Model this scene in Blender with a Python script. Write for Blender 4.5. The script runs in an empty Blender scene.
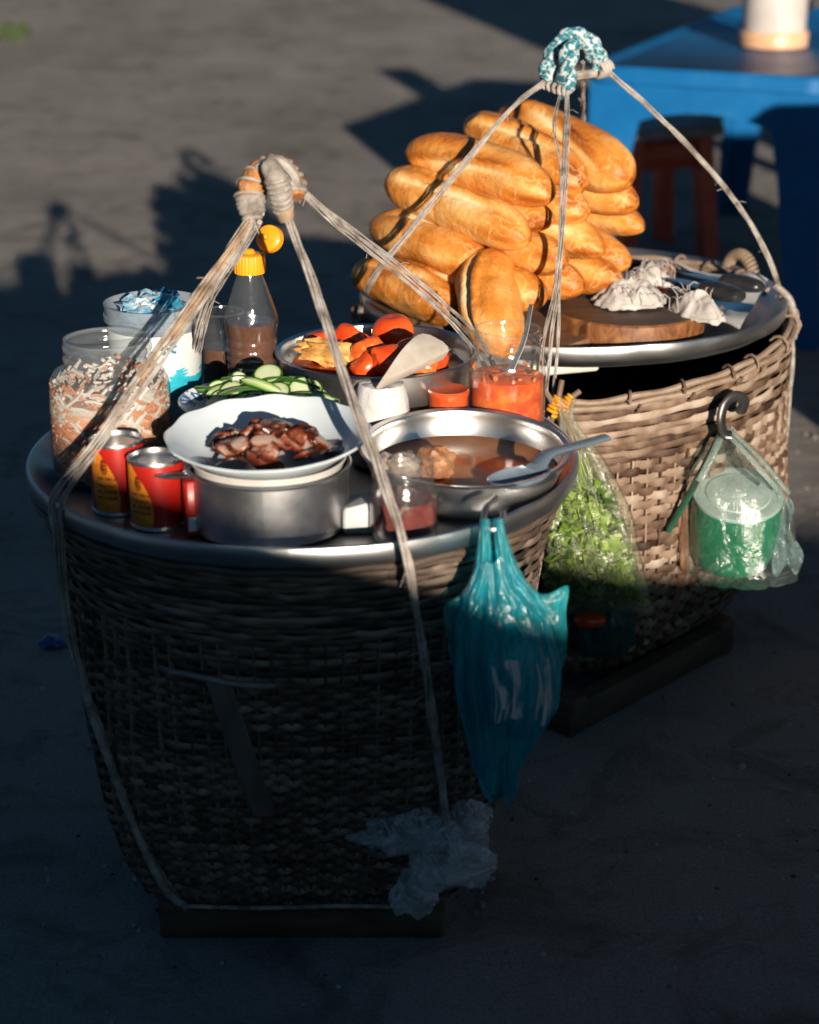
import bpy, math, random
from mathutils import Vector, Matrix, noise
R = random.Random(7)
sc = bpy.context.scene
COL = sc.collection
V = Vector
pi = math.pi

# ------------------------------------------------------------------ camera
H, F, PITCH = 1.003, 2000.0, math.radians(20.1)
cd = bpy.data.cameras.new('camera')
cam = bpy.data.objects.new('camera', cd)
COL.objects.link(cam)
cam.location = (0, 0, H)
cam.rotation_euler = (pi / 2 - PITCH, 0, 0)
cd.sensor_fit = 'VERTICAL'
cd.sensor_height = 36
cd.lens = F / 1024 * 36
cd.clip_end = 500
cd.clip_start = .05
cd.dof.use_dof = True
cd.dof.focus_distance = 1.93
cd.dof.aperture_fstop = 5.0
sc.camera = cam
_f = V((0, math.cos(PITCH), -math.sin(PITCH)))
_u = V((0, math.sin(PITCH), math.cos(PITCH)))


def ray(px, py):
    return _f + V((1, 0, 0)) * ((px - 409.5) / F) + _u * ((512 - py) / F)


def PY(px, py, D):                       # point at a given distance into the scene
    d = ray(px, py)
    return V((0, 0, H)) + d * (D / d.y)


def PZ(px, py, z):                       # point at a given height
    d = ray(px, py)
    return V((0, 0, H)) + d * ((z - H) / d.z)


# ------------------------------------------------------------------ light
EL, AZ = math.radians(11.6), math.radians(13.2)     # low sun behind the viewer, to the right
w = bpy.data.worlds.new('World')
sc.world = w
w.use_nodes = True
nt = w.node_tree
bg = nt.nodes['Background']
sky = nt.nodes.new('ShaderNodeTexSky')
sky.sky_type = 'NISHITA'
sky.sun_disc = False
sky.sun_elevation = EL
sky.sun_rotation = pi - AZ
sky.ozone_density = 3.0
tn = nt.nodes.new('ShaderNodeMix')
tn.data_type = 'RGBA'
tn.blend_type = 'MULTIPLY'
tn.inputs[0].default_value = 1
tn.inputs[7].default_value = (.35, .53, .59, 1)          # clear teal evening sky
nt.links.new(sky.outputs[0], tn.inputs[6])
nt.links.new(tn.outputs[2], bg.inputs[0])
bg.inputs[1].default_value = 0.05
sd = bpy.data.lights.new('sun', 'SUN')
sd.energy = 5.0
sd.angle = math.radians(.55)
sd.color = (1, .86, .70)
so = bpy.data.objects.new('sun', sd)
COL.objects.link(so)
tosun = V((math.sin(AZ) * math.cos(EL), -math.cos(AZ) * math.cos(EL), math.sin(EL)))
so.rotation_euler = tosun.to_track_quat('Z', 'Y').to_euler()
so.location = tosun * 20
sc.view_settings.view_transform = 'Standard'
sc.view_settings.look = 'None'
sc.view_settings.gamma = 1
sc.view_settings.use_curve_mapping = False
sc.view_settings.exposure = 0.8
sc.render.engine = 'CYCLES'
sc.cycles.use_denoising = True
sc.cycles.max_bounces = 10
sc.cycles.transparent_max_bounces = 24
sc.cycles.caustics_reflective = False
sc.cycles.caustics_refractive = False


# ------------------------------------------------------------------ meshes
def rotm(rx=0, ry=0, rz=0):
    return Matrix.Rotation(rz, 4, 'Z') @ Matrix.Rotation(ry, 4, 'Y') @ Matrix.Rotation(rx, 4, 'X')


def cr(pts, n=10):
    """catmull-rom through points"""
    pts = [V(p) for p in pts]
    if len(pts) < 3:
        return [pts[0].lerp(pts[1], i / n) for i in range(n + 1)]
    q = [pts[0] * 2 - pts[1]] + pts + [pts[-1] * 2 - pts[-2]]
    out = []
    for i in range(1, len(q) - 2):
        a, b, c, d = q[i - 1:i + 3]
        for k in range(n):
            t = k / n
            out.append(.5 * ((2 * b) + (c - a) * t + (2 * a - 5 * b + 4 * c - d) * t * t + (3 * b - a - 3 * c + d) * t ** 3))
    out.append(pts[-1])
    return out


def frames(path):
    out = []
    nrm = None
    for i, p in enumerate(path):
        a = path[max(i - 1, 0)]
        b = path[min(i + 1, len(path) - 1)]
        t = (b - a)
        t = t.normalized() if t.length > 1e-9 else V((0, 0, 1))
        if nrm is None:
            nrm = t.cross(V((0, 0, 1)))
            if nrm.length < .1:
                nrm = t.cross(V((1, 0, 0)))
            nrm.normalize()
        nrm = (nrm - t * nrm.dot(t)).normalized()
        out.append((t, nrm, t.cross(nrm)))
    return out


class MB:
    def __init__(s):
        s.v, s.f, s.uv, s.t = [], [], [], []

    def add(s, vs, fs, uv=None, t=0.5):
        o = len(s.v)
        s.v += [V(x) for x in vs]
        s.f += [tuple(i + o for i in f) for f in fs]
        s.uv += uv if uv else [(0, 0)] * len(vs)
        s.t += t if isinstance(t, list) else [t] * len(vs)
        return s

    def grid(s, rows, closed=True, uv=None, t=.5, cap0=False, cap1=False):
        n = len(rows[0])
        vs = [p for r in rows for p in r]
        fs = []
        for i in range(len(rows) - 1):
            for j in range(n if closed else n - 1):
                k = (j + 1) % n
                fs.append((i * n + j, i * n + k, (i + 1) * n + k, (i + 1) * n + j))
        if cap0:
            fs.append(tuple(reversed(range(n))))
        if cap1:
            fs.append(tuple((len(rows) - 1) * n + j for j in range(n)))
        return s.add(vs, fs, uv, t)

    def lathe(s, prof, n=48, c=(0, 0, 0), m=None, wob=None, t=.5):
        """open seam so that u runs 0..1 once round"""
        c = V(c)
        rows, uv = [], []
        L = [0]
        for a, b in zip(prof, prof[1:]):
            L.append(L[-1] + math.hypot(a[0] - b[0], a[1] - b[1]))
        for i, (r, z) in enumerate(prof):
            row = []
            for j in range(n + 1):
                a = 2 * pi * j / n
                rr, zz = r, z
                if wob:
                    rr, zz = wob(a, r, z)
                p = V((rr * math.sin(a), -rr * math.cos(a), zz))
                row.append(c + (m @ p if m else p))
                uv.append((j / n, L[i] / max(L[-1], 1e-9)))
            rows.append(row)
        return s.grid(rows, False, uv, t)

    def tube(s, path, r, n=8, t=.5, sx=1, sy=1, cap=True):
        fr = frames(path)
        rows, uv = [], []
        for i, p in enumerate(path):
            rr = r[i] if isinstance(r, (list, tuple)) else r
            _, a, b = fr[i]
            rows.append([p + a * (rr * sx * math.cos(2 * pi * j / n)) + b * (rr * sy * math.sin(2 * pi * j / n)) for j in range(n)])
            uv += [(j / n, i / max(1, len(path) - 1)) for j in range(n)]
        return s.grid(rows, True, uv, t, cap, cap)

    def box(s, c, d, m=None, t=.5, bev=.0):
        c = V(c)
        x, y, z = [q / 2 for q in d]
        b = min(bev, x * .9, y * .9, z * .9)
        if b <= 0:
            vs = [V((i, j, k)) for k in (-z, z) for (i, j) in ((-x, -y), (x, -y), (x, y), (-x, y))]
            fs = [(3, 2, 1, 0), (4, 5, 6, 7), (0, 1, 5, 4), (1, 2, 6, 5), (2, 3, 7, 6), (3, 0, 4, 7)]
        else:
            def ring(ix, iy, zz):
                return [V(p) for p in ((-ix + b, -iy, zz), (ix - b, -iy, zz), (ix, -iy + b, zz), (ix, iy - b, zz), (ix - b, iy, zz), (-ix + b, iy, zz), (-ix, iy - b, zz), (-ix, -iy + b, zz))]
            rs = [ring(x - b * .7, y - b * .7, -z), ring(x, y, -z + b), ring(x, y, z - b), ring(x - b * .7, y - b * .7, z)]
            vs = [p for r_ in rs for p in r_]
            fs = [tuple(reversed(range(8))), tuple(24 + j for j in range(8))]
            for i in range(3):
                for j in range(8):
                    k = (j + 1) % 8
                    fs.append((i * 8 + j, i * 8 + k, (i + 1) * 8 + k, (i + 1) * 8 + j))
        return s.add([c + (m @ p if m else p) for p in vs], fs, None, t)

    def build(s, name, mat, parent=None, world=False, loc=None, smooth=40):
        off = V((0, 0, 0))
        if world:
            off = V(loc or (0, 0, 0)) if not parent else V((0, 0, 0))
            q = parent
            while q:
                off = off + q.location
                q = q.parent
        me = bpy.data.meshes.new(name)
        me.from_pydata([tuple(p - off) for p in s.v], [], s.f)
        a = me.attributes.new('tint', 'FLOAT', 'POINT')
        a.data.foreach_set('value', s.t)
        ul = me.uv_layers.new(name='UVMap')
        li = [0] * len(me.loops)
        me.loops.foreach_get('vertex_index', li)
        flat = []
        for i in li:
            flat += s.uv[i]
        ul.data.foreach_set('uv', flat)
        me.materials.append(mat)
        if smooth:
            me.shade_smooth()
            if smooth < 180:
                me.set_sharp_from_angle(angle=math.radians(smooth))
        me.update()
        o = bpy.data.objects.new(name, me)
        COL.objects.link(o)
        if parent:
            o.parent = parent
        elif loc is not None:
            o.location = loc
        return o


def tag(o, label, cat, group=None, kind=None):
    if label:
        o['label'] = label
    if cat:
        o['category'] = cat
    if group:
        o['group'] = group
    if kind:
        o['kind'] = kind
    return o


def thing(name, label, cat, loc=(0, 0, 0), group=None):
    o = bpy.data.objects.new(name, None)
    o.empty_display_size = .03
    COL.objects.link(o)
    o.location = loc
    return tag(o, label, cat, group)


# ------------------------------------------------------------------ materials
class NT:
    def __init__(s, name):
        s.m = bpy.data.materials.new(name)
        s.m.use_nodes = True
        s.t = s.m.node_tree
        s.b = s.t.nodes['Principled BSDF']
        s.out = s.t.nodes['Material Output']

    def n(s, typ, **kw):
        x = s.t.nodes.new('ShaderNode' + typ)
        for k, v_ in kw.items():
            if k in x.inputs:
                x.inputs[k].default_value = v_
            else:
                setattr(x, k, v_)
        return x

    def l(s, a, b):
        s.t.links.new(a, b)

    def coord(s, which='Object', scale=(1, 1, 1)):
        tc = s.n('TexCoord')
        mp = s.n('Mapping')
        mp.inputs['Scale'].default_value = scale
        s.l(tc.outputs[which], mp.inputs[0])
        return mp.outputs[0]

    def noise(s, co, scale, detail=6, rough=.6, dist=0):
        x = s.n('TexNoise', Scale=scale, Detail=detail, Roughness=rough, Distortion=dist)
        s.l(co, x.inputs['Vector'])
        return x.outputs['Fac']

    def ramp(s, fac, stops):
        r = s.n('ValToRGB')
        e = r.color_ramp.elements
        e[0].position, e[1].position = stops[0][0], stops[-1][0]
        e[0].color, e[1].color = tuple(stops[0][1]) + (1,), tuple(stops[-1][1]) + (1,)
        for p, c in stops[1:-1]:
            e.new(p).color = tuple(c) + (1,)
        s.l(fac, r.inputs[0])
        return r.outputs[0]

    def mix(s, fac, a, b, mode='MIX'):
        x = s.n('Mix', data_type='RGBA', blend_type=mode)
        for val, i in ((fac, 0), (a, 6), (b, 7)):
            if hasattr(val, 'links'):
                s.l(val, x.inputs[i])
            else:
                x.inputs[i].default_value = val if i == 0 else tuple(val) + (1,)
        return x.outputs[2]

    def math(s, op, a, b=0.0):
        x = s.n('Math', operation=op)
        for i, val in ((0, a), (1, b)):
            if hasattr(val, 'links'):
                s.l(val, x.inputs[i])
            else:
                x.inputs[i].default_value = val
        return x.outputs[0]

    def attr(s, name='tint'):
        x = s.n('Attribute', attribute_name=name)
        return x.outputs['Fac']

    def bump(s, h, strength=.3, dist=.002):
        b = s.n('Bump', Strength=strength, Distance=dist)
        s.l(h, b.inputs['Height'])
        s.l(b.outputs[0], s.b.inputs['Normal'])
        return b.outputs[0]

    def set(s, **kw):
        for k, v_ in kw.items():
            k = {'rough': 'Roughness', 'metal': 'Metallic', 'spec': 'Specular IOR Level', 'coat': 'Coat Weight', 'sss': 'Subsurface Weight', 'trans': 'Transmission Weight', 'ior': 'IOR', 'sheen': 'Sheen Weight', 'aniso': 'Anisotropic'}[k]
            if hasattr(v_, 'links'):
                s.l(v_, s.b.inputs[k])
            else:
                s.b.inputs[k].default_value = v_
        return s


def M(name, stops, rough=.6, metal=0, scale=30, detail=6, bump=.2, bscale=None, bd=.001, stretch=(1, 1, 1), tint=0., spec=.5, coat=0, sss=0, dist=0.):
    """noise-ramped surface; tint = share of the per-vertex random number in the ramp position"""
    k = NT(name)
    co = k.coord('Object', stretch)
    f = k.noise(co, scale, detail, .6, dist)
    if tint:
        f = k.math('ADD', k.math('MULTIPLY', f, 1 - tint), k.math('MULTIPLY', k.attr(), tint))
    k.l(k.ramp(f, stops), k.b.inputs['Base Color'])
    rv = k.noise(co, scale * .7, 4)
    rr = k.math('ADD', k.math('MULTIPLY', k.math('SUBTRACT', rv, .5), .35), rough)
    k.set(rough=rr, metal=metal, spec=spec, coat=coat, sss=sss)
    if sss:
        k.b.inputs['Subsurface Radius'].default_value = (1, .5, .3)
        k.b.inputs['Subsurface Scale'].default_value = .006
    if bump:
        k.bump(k.noise(co, bscale or scale * 4, 5), bump, bd)
    return k.m


def thin_fresnel(k, ior):
    fr = k.n('Fresnel')
    ge = k.n('NewGeometry')
    k.l(k.math('ADD', ior, k.math('MULTIPLY', ge.outputs['Backfacing'], 1 / ior - ior)), fr.inputs['IOR'])
    return fr


def glass(name, tint=(.96, .98, .97), haze=.04, hazecol=(.8, .85, .85), ior=1.45, rough=.03, bscale=40, bump=.15):
    """thin clear wall: fresnel reflection over a tinted see-through, with a little surface haze"""
    k = NT(name)
    co = k.coord()
    tr = k.n('BsdfTransparent', Color=tint + (1,))
    gl = k.n('BsdfGlossy', Roughness=rough)
    df = k.n('BsdfDiffuse', Color=hazecol + (1,))
    tl = k.n('BsdfTranslucent', Color=hazecol + (1,))
    a = k.n('AddShader')
    mh = k.n('MixShader', Fac=.5)
    k.l(df.outputs[0], mh.inputs[1])
    k.l(tl.outputs[0], mh.inputs[2])
    m1 = k.n('MixShader')
    hz = k.math('MULTIPLY', k.noise(co, 25, 5), haze * 2)
    k.l(hz, m1.inputs[0])
    k.l(tr.outputs[0], m1.inputs[1])
    k.l(mh.outputs[0], m1.inputs[2])
    fr = thin_fresnel(k, ior)
    m2 = k.n('MixShader')
    k.l(fr.outputs[0], m2.inputs[0])
    k.l(m1.outputs[0], m2.inputs[1])
    k.l(gl.outputs[0], m2.inputs[2])
    if bump:
        b = k.n('Bump', Strength=bump, Distance=.002)
        k.l(k.noise(co, bscale, 4), b.inputs['Height'])
        k.l(b.outputs[0], gl.inputs['Normal'])
        k.l(b.outputs[0], fr.inputs['Normal'])
    k.l(m2.outputs[0], k.out.inputs['Surface'])
    return k.m


def film(name, tint, body, alpha, rough=.18, scale=30, bump=.8, gl_col=(1, 1, 1), mask=None, stretch=(1, 1, 1), crease=.22):
    """thin plastic film: see-through share 1-alpha, the rest scatters both ways"""
    k = NT(name)
    co = k.coord('Object', stretch)
    tr = k.n('BsdfTransparent', Color=tint + (1,))
    df = k.n('BsdfDiffuse', Color=body + (1,))
    tl = k.n('BsdfTranslucent', Color=body + (1,))
    gl = k.n('BsdfGlossy', Roughness=rough, Color=gl_col + (1,))
    mh = k.n('MixShader', Fac=.55)
    k.l(df.outputs[0], mh.inputs[1])
    k.l(tl.outputs[0], mh.inputs[2])
    if mask:
        wh = k.n('BsdfDiffuse', Color=(.80, .70, .66, 1))
        mm = k.n('MixShader')
        fac = mask(k)
        k.l(fac, mm.inputs[0])
        k.l(mh.outputs[0], mm.inputs[1])
        k.l(wh.outputs[0], mm.inputs[2])
        mh = mm
    m1 = k.n('MixShader')
    al = k.math('ADD', k.math('MULTIPLY', k.math('SUBTRACT', k.noise(co, scale, 5), .5), alpha * 1.8), alpha)
    cz = k.math('ABSOLUTE', k.math('SUBTRACT', k.noise(co, scale * .8, 3, .5, 1.5), .5))
    al = k.math('ADD', al, k.ramp(cz, [(0, (crease,) * 3), (.035, (0, 0, 0))]))
    al = k.math('MINIMUM', k.math('MAXIMUM', al, .02), 1)
    if mask:
        al = k.math('MAXIMUM', al, k.math('MULTIPLY', fac, .9))
    k.l(al, m1.inputs[0])
    k.l(tr.outputs[0], m1.inputs[1])
    k.l(mh.outputs[0], m1.inputs[2])
    fr = thin_fresnel(k, 1.5)
    m2 = k.n('MixShader')
    k.l(fr.outputs[0], m2.inputs[0])
    k.l(m1.outputs[0], m2.inputs[1])
    k.l(gl.outputs[0], m2.inputs[2])
    b = k.n('Bump', Strength=bump, Distance=.004)
    k.l(k.noise(co, scale * 1.6, 5, .6, 1.0), b.inputs['Height'])
    for q in (df, tl, gl, fr):
        k.l(b.outputs[0], q.inputs['Normal'])
    k.l(m2.outputs[0], k.out.inputs['Surface'])
    return k.m


ALU = M('aluminium', [(.25, (.42, .43, .45)), (.75, (.60, .61, .62))], .38, 1, 14, 8, .12, 90, .0006, (1, 1, 3))
STEEL = M('stainless_steel', [(.3, (.55, .55, .55)), (.7, (.74, .74, .73))], .3, 1, 10, 4, .05, 40, .0006)
PANMET = M('worn_pan_aluminium', [(.25, (.30, .30, .31)), (.5, (.48, .49, .51)), (.75, (.58, .58, .59))], .36, 1, 26, 8, .12, 60, .0006)
MELA = M('white_melamine', [(.3, (.50, .58, .64)), (.7, (.58, .66, .71))], .22, 0, 20, 4, .02)
CERAM = M('cream_enamel', [(.3, (.40, .38, .36)), (.7, (.50, .48, .46))], .25, 0, 20, 4, .02)
GLASS = glass('clear_glass', (.97, .985, .98), .05, (.8, .82, .82), 1.95, .05, 70, .45)
PET = glass('clear_plastic', (.96, .975, .98), .13, (.75, .82, .86), 1.65, .09, 60, .3)
FROST = glass('cloudy_plastic', (.82, .88, .92), .34, (.62, .70, .78), 1.42, .2, 30, .2)
WOODK = M('dark_wood', [(.3, (.035, .022, .014)), (.7, (.11, .07, .045))], .75, 0, 14, 8, .5, 60, .002, (1, 1, 6))
ROPE = M('worn_cord', [(.28, (.085, .068, .055)), (.45, (.25, .22, .195)), (.72, (.46, .44, .42))], .8, 0, 60, 8, .8, 400, .001)
ROPEB = M('brown_cord', [(.3, (.16, .10, .06)), (.7, (.42, .30, .20))], .85, 0, 60, 8, .8, 400, .001)
BLACKP = M('black_plastic', [(.3, (.012, .012, .013)), (.7, (.03, .03, .032))], .3, 0, 40, 4, .1)

CRUST = NT('bread_crust')
_k = CRUST
_co = _k.coord()
_n1 = _k.noise(_co, 22, 8, .65)
_n2 = _k.noise(_co, 140, 4, .6)
_n3 = _k.noise(_k.coord('Object', (.35, 1, 1)), 75, 6, .7, 1.5)
_f1 = _k.math('ADD', _k.math('MULTIPLY', _n1, .42), _k.math('MULTIPLY', _k.attr(), .60))
_f1 = _k.math('ADD', _f1, _k.math('MULTIPLY', _k.math('SUBTRACT', _n3, .5), .34))
_c = _k.ramp(_f1, [(.20, (.15, .034, .004)), (.36, (.38, .105, .012)), (.50, (.57, .205, .032)), (.66, (.72, .37, .11)), (.86, (.84, .62, .35))])
_vr = _k.n('TexVoronoi', Scale=260.0)
_k.l(_co, _vr.inputs['Vector'])
_sp = _k.ramp(_vr.outputs['Distance'], [(.0, (.62, .55, .5)), (.28, (1, 1, 1))])
_ve = _k.n('TexVoronoi', Scale=34.0, feature='DISTANCE_TO_EDGE')
_wd = _k.n('VectorMath', operation='MULTIPLY_ADD')
_wn = _k.n('TexNoise', Scale=45.0, Detail=4.0)
_k.l(_co, _wn.inputs['Vector'])
_k.l(_wn.outputs['Color'], _wd.inputs[0])
_wd.inputs[1].default_value = (.035, .035, .035)
_k.l(_k.coord('Object', (.38, 1.1, 1.1)), _wd.inputs[2])
_k.l(_wd.outputs[0], _ve.inputs['Vector'])
_ck = _k.ramp(_ve.outputs['Distance'], [(0, (.42, .42, .42)), (.02, (.22, .22, .22)), (.05, (0, 0, 0))])
_ckm = _k.ramp(_k.noise(_co, 16, 3), [(.52, (0, 0, 0)), (.68, (1, 1, 1))])
_c = _k.mix(_k.math('MULTIPLY', _ck, _ckm), _c, (.80, .55, .27))
_k.l(_k.mix(.55, _c, _sp, 'MULTIPLY'), _k.b.inputs['Base Color'])
_k.set(rough=.44, spec=.35, sss=.0)
_k.bump(_k.math('ADD', _n2, _k.math('MULTIPLY', _k.noise(_co, 40, 6), 1.6)), .7, .002)
CRUST = _k.m

RATTAN = NT('woven_bamboo')
_k = RATTAN
_co = _k.coord()
_f1 = _k.math('ADD', _k.math('MULTIPLY', _k.noise(_co, 34, 7, .7), .5), _k.math('MULTIPLY', _k.attr(), .5))
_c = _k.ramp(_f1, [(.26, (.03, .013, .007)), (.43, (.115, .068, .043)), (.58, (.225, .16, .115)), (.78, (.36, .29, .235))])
_k.l(_c, _k.b.inputs['Base Color'])
_k.set(rough=.62, spec=.35)
_k.bump(_k.noise(_k.coord('Object', (1, 1, 5)), 220, 5), .5, .001)
RATTAN = _k.m
RATDARK = M('dark_bamboo', [(.25, (.016, .010, .007)), (.5, (.085, .058, .043)), (.8, (.24, .185, .148))], .6, 0, 34, 7, .5, 220, .001, (1, 1, 4), tint=.5)  # darker bamboo tones for the near basket
LINER = M('basket_inside', [(.3, (.012, .009, .007)), (.7, (.03, .022, .017))], .9, 0, 30)

# ------------------------------------------------------------------ setting
k = NT('dusty_asphalt')
co = k.coord('Object')
n1 = k.noise(co, .9, 7, .6, .4)
n2 = k.noise(co, 260, 4, .7)
n3 = k.noise(k.coord('Object', (1, .35, 1)), 3.2, 6, .65)
f1 = k.math('ADD', k.math('MULTIPLY', n1, .5), k.math('MULTIPLY', n3, .5))
c1 = k.ramp(f1, [(.30, (.18, .165, .152)), (.45, (.25, .23, .214)), (.55, (.29, .268, .25)), (.72, (.36, .335, .315))])
c2 = k.ramp(n2, [(.3, (.55, .55, .55)), (.55, (1, 1, 1)), (.75, (1.25, 1.25, 1.25))])
st1 = k.ramp(k.noise(co, 5.5, 8, .7, 1.2), [(.36, (.48, .47, .46)), (.5, (1, 1, 1))])
c3 = k.mix(.8, k.mix(.8, c1, c2, 'MULTIPLY'), st1, 'MULTIPLY')
vo = k.n('TexVoronoi', Scale=1.1, feature='DISTANCE_TO_EDGE')
wp_ = k.n('VectorMath', operation='ADD')
nv = k.n('TexNoise', Scale=4.0, Detail=6.0)
k.l(co, nv.inputs['Vector'])
k.l(co, wp_.inputs[0])
k.l(nv.outputs['Color'], wp_.inputs[1])
k.l(wp_.outputs[0], vo.inputs['Vector'])
crk = k.ramp(vo.outputs['Distance'], [(.0, (.45, .45, .45)), (.006, (.6, .6, .6)), (.012, (1, 1, 1))])
k.l(k.mix(.22, c3, crk, 'MULTIPLY'), k.b.inputs['Base Color'])
k.set(rough=.9, spec=.2)
k.bump(k.math('ADD', k.math('MULTIPLY', n2, .35), k.math('ADD', k.noise(co, 14, 7, .65), k.math('MULTIPLY', k.noise(co, 4, 4), 1.5))), .8, .012)
GROUND = k.m
g = MB()
g.add([(-60, -40, 0), (60, -40, 0), (60, 120, 0), (-60, 120, 0)], [(0, 1, 2, 3)])
tag(g.build('ground', GROUND, smooth=0), None, None, None, 'structure')

# low wall added unseen behind the viewer, top shaped to shade the foreground
wb = MB()
WX = [(-4.0, 1.30), (-.6, 1.26), (.10, 1.19), (.42, 1.125), (.60, 1.065), (.84, .985), (1.10, .93), (1.30, .90), (1.55, .885), (1.8, .90), (4.0, .92)]
vs = []
for x, h in WX:
    vs += [(x, -1.5, -.02), (x, -1.5, h), (x, -1.68, h), (x, -1.68, -.02)]
fs = [(0, 1, 2, 3)] + [(4 * (len(WX) - 1) + q) for q in ()]
fs = [(0, 3, 2, 1), tuple(4 * (len(WX) - 1) + q for q in (0, 1, 2, 3))]
for i in range(len(WX) - 1):
    for a in range(3):
        fs.append((4 * i + a, 4 * i + a + 1, 4 * i + 5 + a, 4 * i + 4 + a))
wb.add(vs, fs)
tag(wb.build('shade_wall', M('grey_render', [(.3, (.2, .19, .18)), (.7, (.34, .33, .31))], .9, 0, 6, 8, .5, 60, .004), smooth=0),
    'low grey rendered wall with a dipping top, added unseen behind the viewer to cast shade', 'wall')


# ------------------------------------------------------------------ baskets
def superr(a, n):
    return 1.0 / (abs(math.cos(a)) ** n + abs(math.sin(a)) ** n) ** (1.0 / n)


def interp(tab, t):
    for (a, x), (b, y) in zip(tab, tab[1:]):
        if t <= b:
            q = (t - a) / (b - a)
            return x + (y - x) * q
    return tab[-1][1]


def basket(name, label, C, prof, rot, rimz, sq, stakes, rows, mat, seed):
    rr = random.Random(seed)
    z0 = .034
    root = thing(name, label, 'basket', (C[0], C[1], 0))

    def surf(a, t, off=0.):
        n = 2 + (sq - 2) * (1 - t) ** 2.6
        r = interp(prof, t) * superr(a - rot, n) + off
        z1 = rimz(a)
        return V((C[0] + r * math.cos(a), C[1] + r * math.sin(a), z0 + (z1 - z0) * t))

    # woven strands
    wv = MB()
    S = 4
    for q in range(rows):
        t = (q + .5) / rows
        band = t > (.80 if rows < 50 else .70) or .52 < t < .57
        ns = stakes // 4 * 2 if band else stakes
        N = ns * S if not band else ns * S * 2
        hh = .58 * (rimz(0) - z0) / rows
        if band:
            hh *= .9
        amp = (.0036 if rows < 50 else .0027) if not band else .0024
        base = rr.uniform(.2, .8)
        ph = rr.random() * 9
        rws, ts = [], []
        for i in range(N):
            a = 2 * pi * i / N
            off = amp * math.cos(ns * a / 2 + pi * q + (q * .55 if band else 0))
            dt = noise.noise(V((math.cos(a) * 3, math.sin(a) * 3, q * 1.7))) * .35 / rows + (noise.noise(V((a * 9, q, 3))) * .22 / rows)
            p = surf(a, min(max(t + dt, .002), .999), off)
            q2 = surf(a, min(max(t + dt, .002), .999) + .01 if t < .98 else t - .01, off)
            o_ = V((math.cos(a), math.sin(a), 0))
            up = V((0, 0, 1))
            wth = .0017
            row = []
            for (x, y) in ((1, -.55), (1, .55), (.2, 1), (-1, .5), (-1, -.5), (.2, -1)):
                row.append(p + o_ * (wth * x) + up * (hh * y))
            rws.append(row)
            tv = base + noise.noise(V((a * 3 + ph, q * .9, 0))) * .6 + noise.noise(V((a * 17 + ph, q * .9, 4))) * .35
            ts += [tv] * 6
        rws.append(rws[0])
        ts += ts[:6]
        wv.grid(rws, True, None, ts)
    wv.build('weave', mat, root, True, smooth=60)
    st = MB()
    for j in range(stakes):
        a = 2 * pi * j / stakes
        st.tube([surf(a, i / 14 * .80 + .003) for i in range(15)], .0045, 6, rr.uniform(.2, .9), .35, 1)
    st.build('stake', mat, root, True).name = 'upright_strips'
    ln = MB()
    ln.grid([[surf(2 * pi * j / 60, i / 12 * .985 + .002, -.008) for j in range(60)] for i in range(13)], True, None, .5, True, False)
    ln.build('liner', LINER, root, True)
    rim = MB()
    for q in range(3):
        path = []
        for i in range(161):
            a = 2 * pi * i / 160
            path.append(surf(a, .995, [.004, -.006, -.001][q]) + V((0, 0, [0, .001, .006][q] + .001 * math.sin(a * 23 + q))))
        rim.tube(path, .0036, 7, rr.uniform(.3, .8))
    for i in range(26 if rows < 50 else 0):              # bindings round the rim
        a = 2 * pi * i / 26 + rr.uniform(-.06, .06)
        p = surf(a, .99, -.001)
        o_ = V((math.cos(a), math.sin(a), 0))
        tg = V((-math.sin(a), math.cos(a), 0))
        path = [p + o_ * (.012 * math.cos(x)) + V((0, 0, .003 + .012 * math.sin(x))) + tg * (.002 * x) for x in [2 * pi * s_ / 12 for s_ in range(13)]]
        rim.tube(path, .0016, 5, rr.uniform(.3, .9))
    rim.build('rim', mat, root, True)
    return root, surf


C1 = (-.099, 1.726)
C2 = (.194, 2.325)
b1, surf1 = basket('carrying_basket', 'dark woven bamboo basket under the nearer tray of jars and bowls', C1,
                   [(0, .133), (.05, .150), (.14, .166), (.27, .181), (.49, .199), (.65, .209), (.85, .221), (1, .237)], 0,
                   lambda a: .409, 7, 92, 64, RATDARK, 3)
b2, surf2 = basket('carrying_basket', 'sunlit pale woven bamboo basket under the tray of bread', (C2[0] - .002, C2[1] - .02),
                   [(0, .155), (.1, .182), (.25, .218), (.42, .241), (.65, .249), (1, .256)], math.radians(46),
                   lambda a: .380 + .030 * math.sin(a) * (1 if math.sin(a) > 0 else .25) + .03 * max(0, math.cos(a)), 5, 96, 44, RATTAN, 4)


# wide bamboo splints on the near basket's face
def splint(root, surf, a, t0, t1, wd, mat, name, lean=0.):
    m = MB()
    rows = []
    for i in range(13):
        t = t0 + (t1 - t0) * i / 12
        aa = a + lean * (i / 12 - .5)
        rows.append([surf(aa + s_ * wd, t, o_) for s_, o_ in ((-.5, .0035), (-.42, .0055), (0, .006), (.42, .0055), (.5, .0035), (0, .002))])
    m.grid(rows, True, None, .65, True, True)
    return m.build(name, mat, root, True)


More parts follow.
